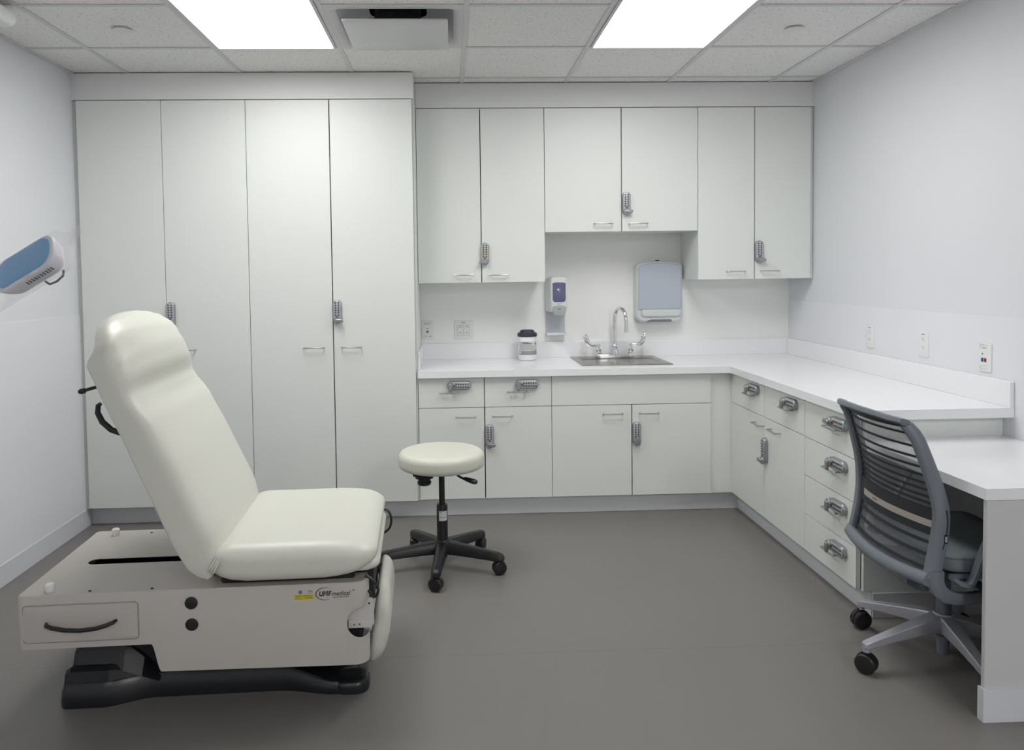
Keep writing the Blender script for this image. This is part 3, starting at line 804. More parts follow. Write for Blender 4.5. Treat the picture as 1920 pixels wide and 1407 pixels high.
H_, q_ = .0160, .0031
ux, mx_, fx = .3610, .3740, .3900
for ox, polys in ((ux, [[(0, .004), (q_, .004), (q_, H_), (0, H_)], [(.0085, .004), (.0085 + q_, .004), (.0085 + q_, H_), (.0085, H_)], [(.0014, .0008), (.0102, .0008), (.0116, .004), (0, .004)], [(.003, 0), (.0086, 0), (.0102, .0008), (.0014, .0008)]]),
                  (mx_, [[(0, 0), (q_, 0), (q_, H_), (0, H_)], [(.0105, 0), (.0105 + q_, 0), (.0105 + q_, H_), (.0105, H_)], [(q_, H_), (.0068, .0045), (.0068, .0095), (q_ + .0012, H_)], [(.0105, H_), (.0068, .0045), (.0068, .0095), (.0093, H_)]]),
                  (fx, [[(0, 0), (q_, 0), (q_, H_), (0, H_)], [(q_, .0130), (.0092, .0130), (.0092, H_), (q_, H_)], [(q_, .0068), (.0080, .0068), (.0080, .0096), (q_, .0096)]])):
    for p in polys: stroke(bm, p, yf - .0010, ox, .3810)
obj('logo_lettering', bm, M_ink, TB, smooth=False)
text_obj('logo_lettering', 'medical', .0222, M_ink, TB, face_front(.4000, yf - .0010, .3812), shear=.28, sx=.84)
text_obj('logo_lettering', 'TM', .0060, M_ink, TB, face_front(.4645, yf - .0008, .3945))
bm = newbm()
for a, b in ((.404, .413), (.4145, .420), (.4215, .434), (.4355, .4405), (.442, .448), (.4495, .455)): box(bm, a, b, yf - .0008, yf - .0003, .3755, .3770)
pts = []; rad = []
for k in range(33):
    a = R(62 + (300 - 62) * k / 32); pts.append((.380 + .0285 * math.cos(a), yf - .0006, .3885 + .0195 * math.sin(a))); rad.append(.0003 + .0011 * math.sin(PI * k / 32))
tube(bm, pts, rad, 6, flat=1)
obj('logo_swoosh', bm, M_ink, TB)
# foot end: black frame, bracket, loops
bm = newbm()
box(bm, .44, .530, -.22, .22, .405, .452, .008, 2); box(bm, .498, .530, -.215, .215, .33, .43, .008, 2)
box(bm, .05, .47, -.27, .27, ZTOP, ZTOP + .022, .006, 1)
tube(bm, [(.40, -.235, .448), (.46, -.24, .455), (.51, -.235, .462), (.535, -.225, .455), (.545, -.21, .44)], .012, 10)
obj('seat_frame', bm, M_black, TB)
bm = newbm()
pad(bm, [(.445, .262), (.522, .264), (.530, .272), (.528, .345), (.520, .356), (.510, .350), (.505, .335), (.490, .330), (.445, .328)], .270, .277, .001, seg=1, inner=0); xf(bm.verts[:], MF)
box(bm, .447, .524, -.2815, -.2695, .2625, .288, .0015, 1)
bk = obj('hinge_bracket', bm, mat('bracket_beige', (.58, .56, .535), .45), TB)
bm = newbm()
for x, z in ((.467, .274), (.484, .275)): lathe(bm, [(.0025, -.2668), (.0025, -.2675)], 8, x, -.015, z, 'y')
lathe(bm, [(.0032, -.2772), (.0032, -.278)], 10, .515, 0, .340, 'y')
obj('rivet', bm, M_dark, bk)
for pts in ([(.505, -.30, .44), (.525, -.305, .43), (.541, -.305, .412), (.546, -.305, .393), (.540, -.305, .376), (.529, -.300, .371), (.514, -.27, .378)],
            [(.522, .275, .462), (.540, .28, .472), (.558, .28, .462), (.567, .28, .432), (.560, .28, .400), (.540, .28, .382), (.515, .27, .380)]):
    sm = []
    for i in range(len(pts) - 1):
        p0 = Vector(pts[max(i - 1, 0)]); p1 = Vector(pts[i]); p2 = Vector(pts[i + 1]); p3 = Vector(pts[min(i + 2, len(pts) - 1)])
        for k in range(5):
            u = k / 5; sm.append(.5 * ((2 * p1) + (p2 - p0) * u + (2 * p0 - 5 * p1 + 4 * p2 - p3) * u * u + (3 * p1 - p0 - 3 * p2 + p3) * u ** 3))
    sm.append(Vector(pts[-1]))
    bm = newbm(); tube(bm, sm, .0045, 8); obj('release_loop', bm, M_black, TB)
# black lifting base
bm = newbm()
def bw(x):
    if x < -.36: return .195
    if x < -.20: u = (x + .36) / .16; u = u * u * (3 - 2 * u); return .195 + (.148 - .195) * u
    if x < .20: return .148
    if x < .40: u = (x - .20) / .20; u = u * u * (3 - 2 * u); return .148 + (.190 - .148) * u
    return .190
def bh(x):
    if x < -.18: return .078
    if x < .20: return .080
    u = min(1, (x - .20) / .20); u = u * u * (3 - 2 * u); return .080 - .034 * u
xs_ = [-.492, -.489, -.482, -.47, -.44] + [-.40 + .02 * k for k in range(42)] + [.43, .442] + [.452, .456]
rings = []
for x in xs_:
    w_, h_ = bw(x), bh(x)
    e0 = min((x + .495) / .03, 1); e1 = min((.458 - x) / .04, 1); e = math.sqrt(max(0, 1 - (1 - max(e0, 0)) ** 2)) * math.sqrt(max(0, 1 - (1 - max(e1, 0)) ** 2)); e = max(e, .12)
    w_ *= .80 + .20 * e; hh = h_ * (.35 + .65 * e)
    rings.append([(x, -w_, .0), (x, -w_ - .002, hh * .3), (x, -w_ + .006, hh * .8), (x, -w_ + .014, hh * .96), (x, -w_ + .03, hh), (x, w_ - .03, hh), (x, w_ - .014, hh * .96), (x, w_ - .006, hh * .8), (x, w_ + .002, hh * .3), (x, w_, 0)])
loft(bm, rings)
for sg in (-1, 1):
    pad(bm, rrect(.385, .503, min(sg * .085, sg * .200), max(sg * .085, sg * .200), .045, 8), 0, .047, .024, .004, inner=2)
obj('lift_base', bm, M_blackm, TB, sharp=40)
# raised shroud at the head end, stepping down to the rail
bm = newbm()
def shroud(prof, w0, w1):
    rr = []
    for x, z0, z1 in prof: rr.append([(x, -w0(x), z0), (x, -w1(x), z1 - .012), (x, -w1(x) + .012, z1), (x, w1(x) - .012, z1), (x, w1(x), z1 - .012), (x, w0(x), z0)])
    loft(bm, rr)
shroud([(-.478, .05, .112), (-.462, .05, .122), (-.34, .05, .122), (-.27, .05, .110), (-.21, .05, .086)], lambda x: bw(x) - .010, lambda x: bw(x) - .022)
shroud([(-.462, .1, .170), (-.448, .1, .186), (-.40, .1, .190), (-.30, .1, .190), (-.24, .08, .140), (-.185, .06, .086)], lambda x: .160, lambda x: .128)
box(bm, -.44, .30, -.11, .11, .04, .262, .01, 2)
box(bm, -.30, .38, -.12, .12, .07, .19, .01, 2)
obj('base_shroud', bm, M_blackm, TB, sharp=12)

# seat cushion
bm = newbm()
def fseat(x, y, z):
    # front drops gently, underside lifts at the front, head end tucks under the backrest
    u = max(0, (x - .36) / .19); z2 = z
    wz = min(1, max(0, (z - .443) / .113)); z2 += u * u * (.042 * (1 - wz) - .020 * wz)
    z2 += .006 * wz * (1 - (y / .345) ** 2)
    if x < .12: z2 += .026 * ((.12 - x) / .07) * (1 - wz)
    x2 = x
    if x < .12: x2 = x - (.014 + (.555 - z) * .20) * (.12 - x) / .07
    return (x2, y, z2)
pad(bm, rrect(.050, .545, -.345, .345, (.054, .085, .085, .054), 10), .443, .556, .052, .040, seg=8, inner=10, fn=fseat, step=.04)
sc_ = obj('seat_cushion', bm, M_vinyl, TB, sharp=80)
bm = newbm()   # second thin pad slung under the front edge
pad(bm, rrect(.40, .550, -.285, .285, (.02, .06, .06, .02), 8), .446, .476, .014, .012, seg=5, inner=2, step=.05)
obj('under_pad', bm, M_vinyl, TB, sharp=80)
# gathered crease where both cushions meet
bm = newbm()
for k, (dx, dz) in enumerate(((0, 0), (.007, -.003), (.013, -.008))):
    tube(bm, [(.030 + dx, -.338, .486 + dz), (.040 + dx, -.3475, .500 + dz), (.050 + dx, -.3475, .516 + dz * .7), (.060 + dx, -.340, .532 + dz * .5)], [.0012, .0042, .0038, .0010], 8)
obj('gathered_fold', bm, M_vinyl, TB, sharp=80)

# backrest: local frame s (up the back), t (toward the sitter), origin O
O = Vector((-.023, 0, .481)); S = Vector((-.413, 0, .911)); N = Vector((.911, 0, .413))
def lerp_tab(tab, s):
    if s <= tab[0][0]: return tab[0][1]
    for (a, va), (b, vb) in zip(tab, tab[1:]):
        if s <= b:
            u = (s - a) / (b - a); u = u * u * (3 - 2 * u); return va + (vb - va) * u
    return tab[-1][1]
TT = [(-.04, .060), (-.02, .088), (.01, .112), (.10, .124), (.30, .122), (.47, .114), (.545, .100), (.575, .099), (.64, .130), (.70, .138), (.76, .132), (.80, .115), (.825, .095), (.838, .078)]
B0 = [(-.04, .032), (-.02, .012), (.02, -.005), (.10, -.010), (.30, -.005), (.50, .0), (.68, .0), (.705, -.004), (.718, .004), (.736, .028), (.760, .040), (.80, .046), (.836, .055)]
WW = [(-.04, .332), (.0, .346), (.08, .352), (.50, .350), (.60, .348), (.68, .343), (.73, .328), (.77, .298), (.80, .260), (.82, .210), (.832, .160), (.838, .11)]
EX = [(-.04, 3.8), (.1, 6.0), (.5, 6.4), (.57, 5.0), (.65, 3.6), (.74, 3.2), (.837, 2.8)]
ss = [-.04, -.034, -.026, -.015, 0, .02, .045] + [.08 + .03 * k for k in range(16)] + [.545, .56, .575, .59, .61, .63, .65, .67, .69, .705, .72, .735, .75, .765, .78, .795, .805, .815, .823, .830, .835, .838]
bm = newbm(); rings = []
NP = 64
for s in ss:
    w_ = lerp_tab(WW, s); t1 = lerp_tab(TT, s); t0 = lerp_tab(B0, s); ex = lerp_tab(EX, s)
    ring = []
    for k in range(NP):
        a = 2 * PI * k / NP; c_, s_ = math.cos(a), math.sin(a)
        if s_ < 0: er = 11; tm = t0 + .30 * (t1 - t0); hh = tm - t0
        else: er = ex * .85; tm = t0 + .30 * (t1 - t0); hh = t1 - tm
        yy = math.copysign(abs(c_) ** (2 / er), c_) * w_; tv = math.copysign(abs(s_) ** (2 / er), s_)
        tt = tm + tv * hh
        if tv > 0 and .05 < s < .53: tt -= .004 * tv * (1 - (yy / w_) ** 2)
        # longitudinal bow of the bolster end
        sv_ = s
        if s > .70: sv_ = s - (yy / .345) ** 2 * .0
        P_ = O + S * sv_ + N * tt; ring.append((P_.x, yy, P_.z))
    rings.append(ring)
# close both ends with shrinking rings
def shrink(r, f):
    c = sum((Vector(p) for p in r), Vector()) / len(r); return [tuple(c + (Vector(p) - c) * f) for p in r]
rings = [shrink(rings[0], .3), shrink(rings[0], .75)] + rings + [shrink(rings[-1], .75), shrink(rings[-1], .3)]
loft(bm, rings); obj('backrest', bm, M_vinyl, TB, sharp=85)
# rear handles
def onb(s, t_, y): P_ = O + S * s + N * t_; return (P_.x, y, P_.z)
bm = newbm()
hp = [onb(.462, .01, .22), onb(.455, -.022, .22), onb(.470, -.052, .22), onb(.505, -.078, .22), onb(.545, -.092, .22), onb(.580, -.094, .22), onb(.600, -.083, .22), onb(.604, -.070, .22)]
hp = [onb(.470, .01, -.2), onb(.462, -.020, -.2), onb(.472, -.045, -.2), onb(.500, -.072, -.2), onb(.535, -.086, -.2), onb(.568, -.086, -.2), onb(.588, -.074, -.2), onb(.590, -.064, -.2)]
tube(bm, hp, [.006, .008, .009, .0095, .0095, .009, .008, .006], 12)
obj('rear_handle', bm, M_black, TB)
bm = newbm()
a_, b_ = Vector(onb(.63, .03, -.2)), Vector(onb(.63, .03, -.2)) + Vector((-.128, 0, -.035))
tube(bm, [a_, a_.lerp(b_, .5), b_], .0055, 10); tube(bm, [b_ + Vector((.012, 0, .0025)), b_, b_ + Vector((-.008, 0, -.002))], [.008, .0095, .006], 12)
obj('release_lever', bm, M_black, TB)
# hinge panel under the back
bm = newbm(); box(bm, .0, .10, -.20, .20, ZTOP, .47, .01, 2); obj('hinge_frame', bm, M_black, TB)

# foot cushion folded down
bm = newbm()
FO = Vector((.530, 0, .226)); FS = Vector((.15, 0, .989)).normalized(); FN = Vector((.989, 0, -.15)).normalized()
def ffoot(s, y, t_):
    bow = .012 * (1 - (s / .17) ** 2)
    P_ = FO + FS * s + FN * (t_ * (1 - .45 * (s / .15) ** 2) + bow - .006)
    return (P_.x, y, P_.z)
pad(bm, rrect(-.146, .146, -.215, .150, .10, 10), -.018, .042, .032, .022, seg=7, inner=6, fn=ffoot, step=.03)
obj('foot_cushion', bm, M_vinyl, TB, sharp=80)

# ------------------------------------------------------------------ casters (shared by stool and office chair)
def caster(parent, x, y, ang, r=.025, top=.075, m=M_black):
    """twin-wheel caster touching the floor; ang = trailing direction"""
    M = Matrix.Translation((x, y, 0)) @ Matrix.Rotation(ang, 4, 'Z')
    bm = newbm()
    for s in (-1, 1):
        w = r * .36
        lathe(bm, [(r * .5, s * w * .25), (r * .92, s * w * .28), (r, s * w * .45), (r, s * w * 1.5), (r * .9, s * w * 1.85), (r * .3, s * w * 2.05)], 28, 0, 0, r, 'y', M=M)
    wheel_bm = bm
    bm = newbm()
    vs = lathe(bm, [(r * .25, -r * .12), (r * 1.02, -r * .12), (r * 1.02, r * .12), (r * .25, r * .12)], 28, 0, 0, r * 1.08, 'y', M=M)
    for row in vs:
        for v in row:
            if v.co.z < r * .9: v.co.z = r * .9
    tube(bm, [M @ Vector((r * .15, 0, r * 1.7)), M @ Vector((r * .15, 0, top))], r * .26, 12)
    hood = obj('caster', bm, m, parent)
    obj('wheel', wheel_bm, m, hood)
    return hood

# ------------------------------------------------------------------ stool
SX, SY = -.055, 3.655
ST = thing('stool', 'round cream upholstered rolling stool on a black five-legged base', 'stool', (SX, SY, 0))
bm = newbm()
out = [(.203 * math.cos(2 * PI * k / 64), .203 * math.sin(2 * PI * k / 64)) for k in range(64)]
pad(bm, out, .478, .556, .030, .024, seg=7, inner=8, fn=lambda x, y, z: (x, y, z + (.006 * (1 - (x * x + y * y) / .042) if z > .52 else 0)))
obj('seat', bm, M_vinyl2, ST, sharp=80)
bm = newbm(); lathe(bm, [(.15, .470), (.15, .480)], 40); obj('seat_plate', bm, M_black, ST)
bm = newbm(); lathe(bm, [(.014, .28), (.014, .475)], 20); obj('piston', bm, M_black, ST)
bm = newbm(); lathe(bm, [(.026, .09), (.026, .292), (.024, .300), (.014, .301)], 28); col_ = obj('gas_column', bm, M_black, ST)
bm = newbm(); arc_patch(bm, .0264, 236, 330, .226, .272, 0, 12); arc_patch(bm, .0266, 245, 315, .2405, .2435, 1, 8); arc_patch(bm, .0266, 245, 268, .2655, .2680, 1, 4)
obj('paper_sticker', bm, [M_sticker, M_inkgrey], col_)
bm = newbm()
lathe(bm, [(.026, .407), (.031, .411), (.033, .422), (.028, .428), (.028, .436), (.042, .440), (.044, .450), (.054, .454), (.056, .472)], 24, -.080, -.05)
box(bm, -.13, .05, -.08, .05, .452, .472, .003, 1)
obj('tilt_mechanism', bm, M_black, ST)
bm = newbm(); tube(bm, [(.055, -.05, .470), (.068, -.06, .462), (.078, -.07, .450), (.098, -.075, .440), (.112, -.08, .437)], .0055, 8)
tube(bm, [(.100, -.078, .440), (.112, -.08, .438), (.135, -.085, .431), (.155, -.09, .426), (.166, -.092, .424)], [.007, .012, .0155, .016, .009], 12, flat=.75)
obj('height_lever', bm, M_black, ST)
bm = newbm(); lathe(bm, [(.030, .066), (.046, .074), (.046, .112), (.034, .130), (.029, .134)], 28); obj('base_hub', bm, M_black, ST)
for k in range(5):
    a = R(48.5 + 72 * k); ca, sa = math.cos(a), math.sin(a)
    bm = newbm(); rr = []
    for d, zc, hw, hh in ((.02, .098, .034, .030), (.06, .098, .030, .029), (.15, .092, .026, .025), (.24, .085, .023, .021), (.282, .081, .022, .020), (.300, .078, .018, .017), (.308, .076, .010, .011)):
        rr.append([(ca * d - sa * yy * hw, sa * d + ca * yy * hw, zc + zz * hh) for yy, zz in ((-1, -.7), (-.95, .3), (-.6, .85), (0, 1), (.6, .85), (.95, .3), (1, -.7), (.8, -1), (-.8, -1))])
    loft(bm, rr); tube(bm, [(ca * .278, sa * .278, .07), (ca * .278, sa * .278, .052)], .017, 14); obj('leg', bm, M_black, ST)
    caster(ST, ca * .285, sa * .285, a + R((20, -35, 60, -110, 40)[k]), .031, .066)

# ------------------------------------------------------------------ office chair
CX, CY = 1.716, 2.636
CH = thing('office_chair', 'grey mesh-back office chair pushed in under the lower desk', 'office chair', (CX, CY, 0))
YO = -.016      # centre line of the back in local y
PR = [(.402, 1.507, .250), (.452, 1.517, .247), (.511, 1.528, .247), (.572, 1.535, .249), (.618, 1.535, .250), (.675, 1.526, .243), (.751, 1.505, .233), (.846, 1.473, .222), (.912, 1.446, .201)]
def catm(tab, z, i):
    if z <= tab[0][0]: return tab[0][i] + (tab[1][i] - tab[0][i]) * (z - tab[0][0]) / (tab[1][0] - tab[0][0])
    for k in range(len(tab) - 1):
        if z <= tab[k + 1][0]:
            p0, p1, p2, p3 = tab[max(k - 1, 0)][i], tab[k][i], tab[k + 1][i], tab[min(k + 2, len(tab) - 1)][i]
            u = (z - tab[k][0]) / (tab[k + 1][0] - tab[k][0])
            return .5 * (2 * p1 + (p2 - p0) * u + (2 * p0 - 5 * p1 + 4 * p2 - p3) * u * u + (3 * p1 - p0 - 3 * p2 + p3) * u ** 3)
    return tab[-1][i] + (tab[-1][i] - tab[-2][i]) * (z - tab[-1][0]) / (tab[-1][0] - tab[-2][0])
def bx(z): return catm(PR, z, 1) - CX
def bwid(z): return catm(PR, z, 2)
# frame: two uprights with top and bottom rails, one continuous moulding
def section(c, ax, ay, hx, hy, ch=.35):
    """octagon-ish section: ax = depth axis, ay = across axis"""
    P_ = [(-1, -1 + ch), (-1, 1 - ch), (-1 + ch, 1), (1 - ch, 1), (1, 1 - ch), (1, -1 + ch), (1 - ch, -1), (-1 + ch, -1)]
    return [tuple(c + ax * (p * hx) + ay * (q * hy)) for p, q in P_]
bm = newbm()
EX_, EY = Vector((1, 0, 0)), Vector((0, 1, 0))
for sgn in (-1, 1):
    rr = []
    zs_ = [.405 + .0255 * k for k in range(20)]
    for z in zs_:
        f = (z - .405) / .485
        hx = .024 - .008 * max(0, f - .3) ; hy = .0155
        c = Vector((bx(z) + .006 + (0 if z < .86 else -(z - .86) * .3), YO + sgn * (bwid(z) - hy), z))
        dz = Vector((bx(z + .01) - bx(z - .01), 0, .02)).normalized()
        ax = Vector((dz.z, 0, -dz.x)); rr.append(section(c, ax, EY, hx, hy))
    loft(bm, rr)
# top rail: sweeps across and rolls backward
rr = []
for k in range(-12, 13):
    u = k / 12; y = YO + u * (.201 + .002)
    z = .898 + .006 * (1 - u * u); xc = bx(.90) - .014 - .022 * (1 - u * u) + (.006 if abs(u) > .9 else 0)
    hx = .022 * (1 - .25 * abs(u) ** 6); hz = .0105
    ang = R(18)
    ax = Vector((math.cos(ang), 0, -math.sin(ang))); az = Vector((math.sin(ang), 0, math.cos(ang)))
    rr.append(section(Vector((xc, y, z)), ax, az, hx, hz, .45))
loft(bm, rr)
# bottom rail
rr = []
for k in range(-12, 13):
    u = k / 12; y = YO + u * .246
    z = .402 - .012 * (1 - u * u); xc = bx(.40) - .004 - .030 * (1 - u * u)
    az = Vector((.45, 0, .89)); ax = Vector((.89, 0, -.45))
    rr.append(section(Vector((xc, y, z)), ax, az, .022, .021, .35))
loft(bm, rr)
obj('back_frame', bm, M_greyframe, CH, sharp=50)
# mesh surface
def surf(u, z, off=0):
    return (bx(z) + .004 - .034 * (1 - u * u) + off, YO + u * (bwid(z) - .026), z)
bm = newbm()
zz = [.405 + .0124 * k for k in range(40)]
g = [[bm.verts.new(surf(k / 12, z)) for k in range(-12, 13)] for z in zz]
for i in range(len(g) - 1):
    for k in range(24): bm.faces.new((g[i][k], g[i][k + 1], g[i + 1][k + 1], g[i + 1][k]))
back_mesh = obj('mesh_back', bm, M_mesh, CH)
def band(bm, z, h, off=-.002, th=.003, droop=0.0, ua=-1, ub=1):
    rr = []
    for k in range(29):
        u = ua + (ub - ua) * k / 28; zc = z - droop * (1 - u * u)
        a = Vector(surf(u, zc - h / 2, off)); b = Vector(surf(u, zc + h / 2, off)); n_ = Vector((th, 0, 0))
        rr.append([tuple(a - n_), tuple(b - n_), tuple(b + n_), tuple(a + n_)])
    loft(bm, rr)
for z in (.858, .818, .782, .751, .724, .699, .676, .654, .634):
    bm = newbm(); band(bm, z, .0072); obj('support_band', bm, M_strap, CH)
for z in (.508, .470, .428):
    bm = newbm(); band(bm, z, .009); obj('support_band', bm, M_strap, CH)
bm = newbm(); band(bm, .884, .016, droop=.002); 
for sgn in (-1, 1):
    rr = []
    for z in zz[1:-1]:
        c = Vector(surf(sgn * .975, z)); rr.append(section(c, EX_, EY, .006, .006))
    loft(bm, rr)
obj('mesh_edging', bm, M_strap, CH)
bm = newbm(); band(bm, .577, .085, -.006, .004); lum = obj('lumbar_panel', bm, M_strap, CH)
bm = newbm(); band(bm, .572, .021, -.0125, .002, ua=-.995, ub=.74)
for v in bm.verts:
    pass
obj('tan_strip', bm, M_tan, CH)
bm = newbm(); band(bm, .5725, .006, -.0148, .0006)
bmesh.ops.delete(bm, geom=[v for v in bm.verts if not (.02 < v.co.y < .075)], context='VERTS')
obj('maker_mark', bm, mat('mark_grey', (.20, .15, .14), .6), CH)
# adjuster slot on the near upright
bm = newbm()
yn = YO - .250
rr = []
for k in range(12):
    z = .50 + .0115 * k; rr.append(section(Vector((bx(z) + .014 + .004 * math.sin(k / 11 * PI), YO - bwid(z) + .0004, z)), EX_, EY, .0022, .0012, .3))
loft(bm, rr); box(bm, bx(.535) + .012, bx(.535) + .024, YO - bwid(.535) - .002, YO - bwid(.535) + .002, .518, .548, .001, 1)
slot_o = obj('lumbar_slider', bm, M_black, CH)
bm = newbm(); box(bm, bx(.535) + .0145, bx(.535) + .021, YO - bwid(.535) - .004, YO - bwid(.535), .524, .542, .001, 1); obj('slider_knob', bm, M_greybase, slot_o)
# curved arms joining the back to the mechanism
for sgn in (-1, 1):
    rr = []
    P_ = [(bx(.43) + .010, .43, .024), (bx(.41) + .014, .395, .024), (bx(.40) + .026, .368, .023), (bx(.40) + .052, .347, .021), (bx(.40) + .09, .334, .019), (bx(.40) + .14, .326, .018), (bx(.40) + .20, .326, .018)]
    for i, (x, z, h) in enumerate(P_):
        a, b = P_[max(i - 1, 0)], P_[min(i + 1, len(P_) - 1)]
        d = Vector((b[0] - a[0], 0, b[1] - a[1])).normalized(); ax = Vector((-d.z, 0, d.x))
        yy = YO + sgn * (.238 - .0 * i - (.012 * max(0, i - 3)))
        rr.append(section(Vector((x, yy, z)), ax, EY, h, .0155))
    loft(bm := newbm(), rr); obj('back_arm', bm, M_greyframe, CH, sharp=50)
# seat
bm = newbm()
def fch(x, y, z):
    zz_ = z + (.006 * ((y / .23) ** 2) if z > .45 else 0) - (.02 * max(0, (x - .18) / .07) ** 2 if x > .18 else 0)
    return (x, y, zz_)
pad(bm, rrect(-.155, .265, -.235 + YO, .235 + YO, .06, 8), .415, .468, .024, .016, seg=6, inner=5, fn=fch, step=.04)
seat = obj('seat', bm, M_fabric, CH, sharp=80)
bm = newbm(); tube(bm, [fch(x, y, .4555) for x, y in resample(rrect(-.156, .266, -.2355 + YO, .2355 + YO, .06, 8), .03)] + [fch(-.156 + .06, -.2355 + YO, .4555)], .0022, 6); obj('seat_piping', bm, mat('piping', (.10, .12, .13), .8), seat)
bm = newbm()
box(bm, -.13, .22, -.19 + YO, .19 + YO, .396, .418, .008, 2); obj('seat_pan', bm, M_black, CH)
bm = newbm(); box(bm, -.10, .12, -.075, .075, .325, .40, .012, 2); box(bm, .00, .05, -.24, .24, .318, .336, .006, 2); obj('tilt_mechanism', bm, M_greyframe, CH)
bm = newbm()
loft(bm, [[(-.240, y, z) for y, z in ((-.13, .372), (.13, .372), (.13, .392), (-.13, .392))], [(-.222, y, z) for y, z in ((-.15, .345), (.14, .345), (.14, .390), (-.15, .390))], [(-.16, y, z) for y, z in ((-.13, .310), (.12, .310), (.12, .385), (-.13, .385))], [(-.05, y, z) for y, z in ((-.08, .290), (.06, .290), (.06, .38), (-.08, .38))]])
obj('rear_cover', bm, M_greyframe, CH)
# armrests
for sgn in (-1, 1):
    bm = newbm(); yy = YO + sgn * .255
    rr = []
    P_ = [(-.020, .398), (-.050, .402), (-.068, .408), (-.062, .425), (-.045, .46), (-.025, .51), (-.005, .57), (.01, .62)]
    P_ = [(.06, .392), (.00, .392), (-.045, .394), (-.072, .402), (-.070, .420), (-.050, .465), (-.030, .515), (-.012, .565), (.0, .625)]
    P_ = [(-.150, .412), (-.125, .394), (-.105, .387), (-.090, .392), (-.080, .410), (-.064, .455), (-.046, .505), (-.014, .565), (.03, .632)]
    for i, (x, z) in enumerate(P_):
        a, b = P_[max(i - 1, 0)], P_[min(i + 1, len(P_) - 1)]; d = Vector((b[0] - a[0], 0, b[1] - a[1])).normalized(); ax = Vector((-d.z, 0, d.x))
        rr.append(section(Vector((x, yy, z)), ax, EY, .0085, .014))
    loft(bm, rr); box(bm, -.140, .05, yy - sgn * .03 - .004, yy + .004 - sgn * .03 + .0, .396, .412)
    ar = obj('armrest', bm, M_greyframe, CH, sharp=50)
    bm = newbm(); pad(bm, rrect(.0, .20, yy - .04, yy + .04, .03, 6), .630, .652, .008, .006, inner=2); obj('arm_pad', bm, M_black, ar)
bm = newbm(); lathe(bm, [(.024, .15), (.024, .24), (.022, .242), (.022, .33)], 24); obj('gas_column', bm, M_greyframe, CH)
bm = newbm(); lathe(bm, [(.015, .030), (.019, .033), (.020, .085), (.025, .088), (.025, .098), (.020, .10), (.020, .13)], 24); obj('column_foot', bm, M_greyframe, CH)
bm = newbm(); lathe(bm, [(.030, .112), (.034, .116), (.034, .172), (.030, .178)], 28); obj('base_hub', bm, M_greybase, CH)
for k in range(5):
    a = R(118.5 + 72 * k); ca, sa = math.cos(a), math.sin(a)
    bm = newbm(); rr = []
    for d, zt, hw, hh in ((.010, .176, .030, .058), (.05, .170, .026, .052), (.14, .150, .0205, .040), (.23, .128, .0165, .030), (.300, .111, .0140, .024), (.315, .107, .0135, .022), (.324, .105, .0075, .020)):
        rr.append([(ca * d - sa * yy * hw, sa * d + ca * yy * hw, zt - q * hh) for yy, q in ((-.9, 1), (-1, .9), (-1, .10), (-.88, 0), (.88, 0), (1, .10), (1, .9), (.9, 1))])
    loft(bm, rr); tube(bm, [(ca * .311, sa * .311, .095), (ca * .311, sa * .311, .074)], .0130, 16); obj('leg', bm, M_greybase, CH, sharp=28)
    caster(CH, ca * .311, sa * .311, a + R((65, -60, -30, 70, -60)[k]), .034, .080)

# ------------------------------------------------------------------ exam lamp wrapped in clear film, on an arm from the left wall
lc = Vector((-1.176, 2.2, 1.436)); n_ = Vector((-.40, -.80, .45)).normalized()
a_ = Vector((.87, 0, .33)); a_ = (a_ - n_ * a_.dot(n_)).normalized(); b_ = n_.cross(a_)
if b_.z < 0: b_ = -b_
LM = Matrix(((a_.x, b_.x, n_.x, 0), (a_.y, b_.y, n_.y, 0), (a_.z, b_.z, n_.z, 0), (0, 0, 0, 1)))
LA = thing('exam_lamp', 'white exam lamp head with a blue lens, wrapped in clear film, at the left edge', 'lamp', lc)
M_lamp = mat('lamp_white', (.72, .71, .76), .35)
bm = newbm()
def ftap(x, y, z):
    f = 1 + .22 * (z + .012) / .06 if z < -.012 else 1
    return (x * f + (.0 if z > -.012 else (z + .012) * -.15), y * f, z)
pad(bm, rrect(-.104, .104, -.058, .058, .042, 8), -.062, .0, .008, .026, seg=6, inner=3, fn=ftap)
xf(bm.verts[:], LM); head = obj('lamp_head', bm, M_lamp, LA, sharp=60)
bm = newbm(); pad(bm, rrect(-.093, .093, -.049, .049, .036, 8), -.002, .0025, .002, .0005, seg=2, inner=1); xf(bm.verts[:], LM)
obj('blue_lens', bm, mat('blue_lens', (.13, .37, .66), .3, var=.03, vscale=8), LA)
bm = newbm()
for k in range(10):
    x = -.006 + k * .0095
    box(bm, x - .0012, x + .0012, -.0592, -.0560, -.026, -.014, M=LM)
obj('cooling_slots', bm, M_ink, head)
bm = newbm()
hpts = [LM @ Vector(p) for p in ((.022, -.050, -.052), (.032, -.064, -.056), (.055, -.067, -.058), (.078, -.060, -.058), (.084, -.046, -.054))]
tube(bm, hpts, .0032, 8); obj('grip_handle', bm, mat('grip_grey', (.16, .16, .17), .4), LA)
bm = newbm()
random.seed(3)
rings = []
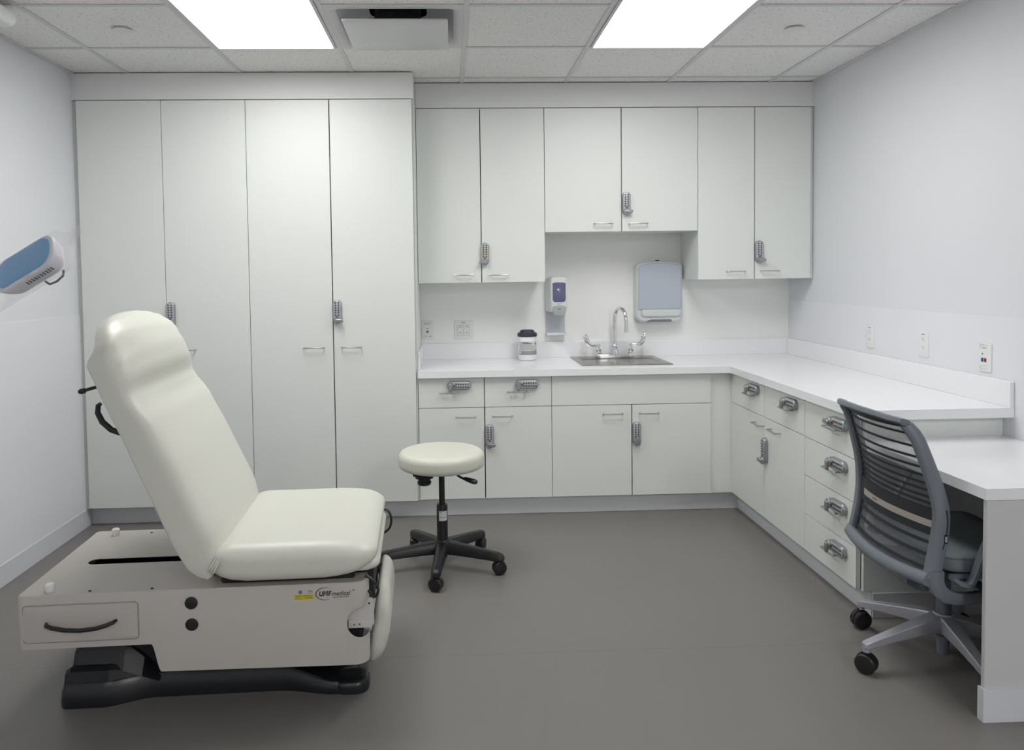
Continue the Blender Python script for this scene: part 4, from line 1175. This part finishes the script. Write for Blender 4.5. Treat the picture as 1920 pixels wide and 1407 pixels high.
for k in range(15):
    x = -.150 + .30 * k / 14 if k < 12 else None
    xx = (-.15, -.13, -.10, -.07, -.04, -.01, .02, .05, .08, .100, .112, .122, .136, .158, .178)[k]
    f = (1, 1, 1, 1, 1, 1, 1, 1, 1, .96, .86, .66, .34, .16, .30)[k]
    ring = []
    for q in range(20):
        a = 2 * PI * q / 20; rr_ = 1 + random.uniform(-.035, .05)
        ring.append(tuple(LM @ Vector((xx, math.cos(a) * .070 * f * rr_ + (.020 * max(0, k - 10) / 4), -.030 + math.sin(a) * .045 * f * rr_ + (.012 if k > 10 else 0)))))
    rings.append(ring)
loft(bm, rings, caps=False); obj('plastic_wrap', bm, M_film, LA, sharp=25)
bm = newbm()
e1 = LM @ Vector((-.13, 0, -.035))
wall_pt = Vector((XL - lc.x, .25, .12))
tube(bm, [e1, e1 + Vector((-.10, .0, -.05)), e1 + Vector((-.22, .03, -.02)), wall_pt + Vector((.35, -.1, .02)), wall_pt + Vector((.05, 0, 0)), wall_pt], .014, 12)
obj('lamp_arm', bm, M_lamp, LA)
bm = newbm(); pad(bm, rrect(-.06, .06, -.09, .09, .03, 6), 0, .035, .01, .001, inner=1)
MW = Matrix.Translation(wall_pt + Vector((.003, 0, 0))) @ Matrix.Rotation(R(90), 4, 'Y'); xf(bm.verts[:], MW); obj('wall_bracket', bm, M_lamp, LA)

# ------------------------------------------------------------------ world, camera, colour
w = bpy.data.worlds.new('world'); bpy.context.scene.world = w; w.use_nodes = True
w.node_tree.nodes['Background'].inputs['Color'].default_value = (0, 0, 0, 1)

pitch, yaw, roll, f_, cz = -.0423096, .0367991, -.0129690, 1463.9870, 1.3966804
f0 = Vector((math.sin(yaw), math.cos(yaw), 0)); r0 = Vector((math.cos(yaw), -math.sin(yaw), 0)); z0 = Vector((0, 0, 1))
F = f0 * math.cos(pitch) + z0 * math.sin(pitch); U = -f0 * math.sin(pitch) + z0 * math.cos(pitch)
R2 = r0 * math.cos(roll) + U * math.sin(roll); U2 = U * math.cos(roll) - r0 * math.sin(roll)
cam = bpy.data.cameras.new('camera'); co = bpy.data.objects.new('camera', cam); C.objects.link(co)
B = -F
co.matrix_world = Matrix(((R2.x, U2.x, B.x, 0), (R2.y, U2.y, B.y, 0), (R2.z, U2.z, B.z, cz), (0, 0, 0, 1)))
cam.sensor_fit = 'HORIZONTAL'; cam.sensor_width = 36; cam.lens = f_ / 1920 * 36
cam.shift_x = 61.0365 / 1920; cam.shift_y = -132.3551 / 1920
cam.clip_start = .02; cam.clip_end = 50
s = bpy.context.scene; s.camera = co
s.view_settings.view_transform = 'Standard'; s.view_settings.look = 'None'; s.view_settings.gamma = 1; s.view_settings.exposure = 0
s.view_settings.use_curve_mapping = False
try:
    s.cycles.use_denoising = True; s.cycles.max_bounces = 8; s.cycles.diffuse_bounces = 5; s.cycles.adaptive_threshold = .035; s.cycles.transparent_max_bounces = 12
    s.cycles.sample_clamp_indirect = 6
except Exception: pass
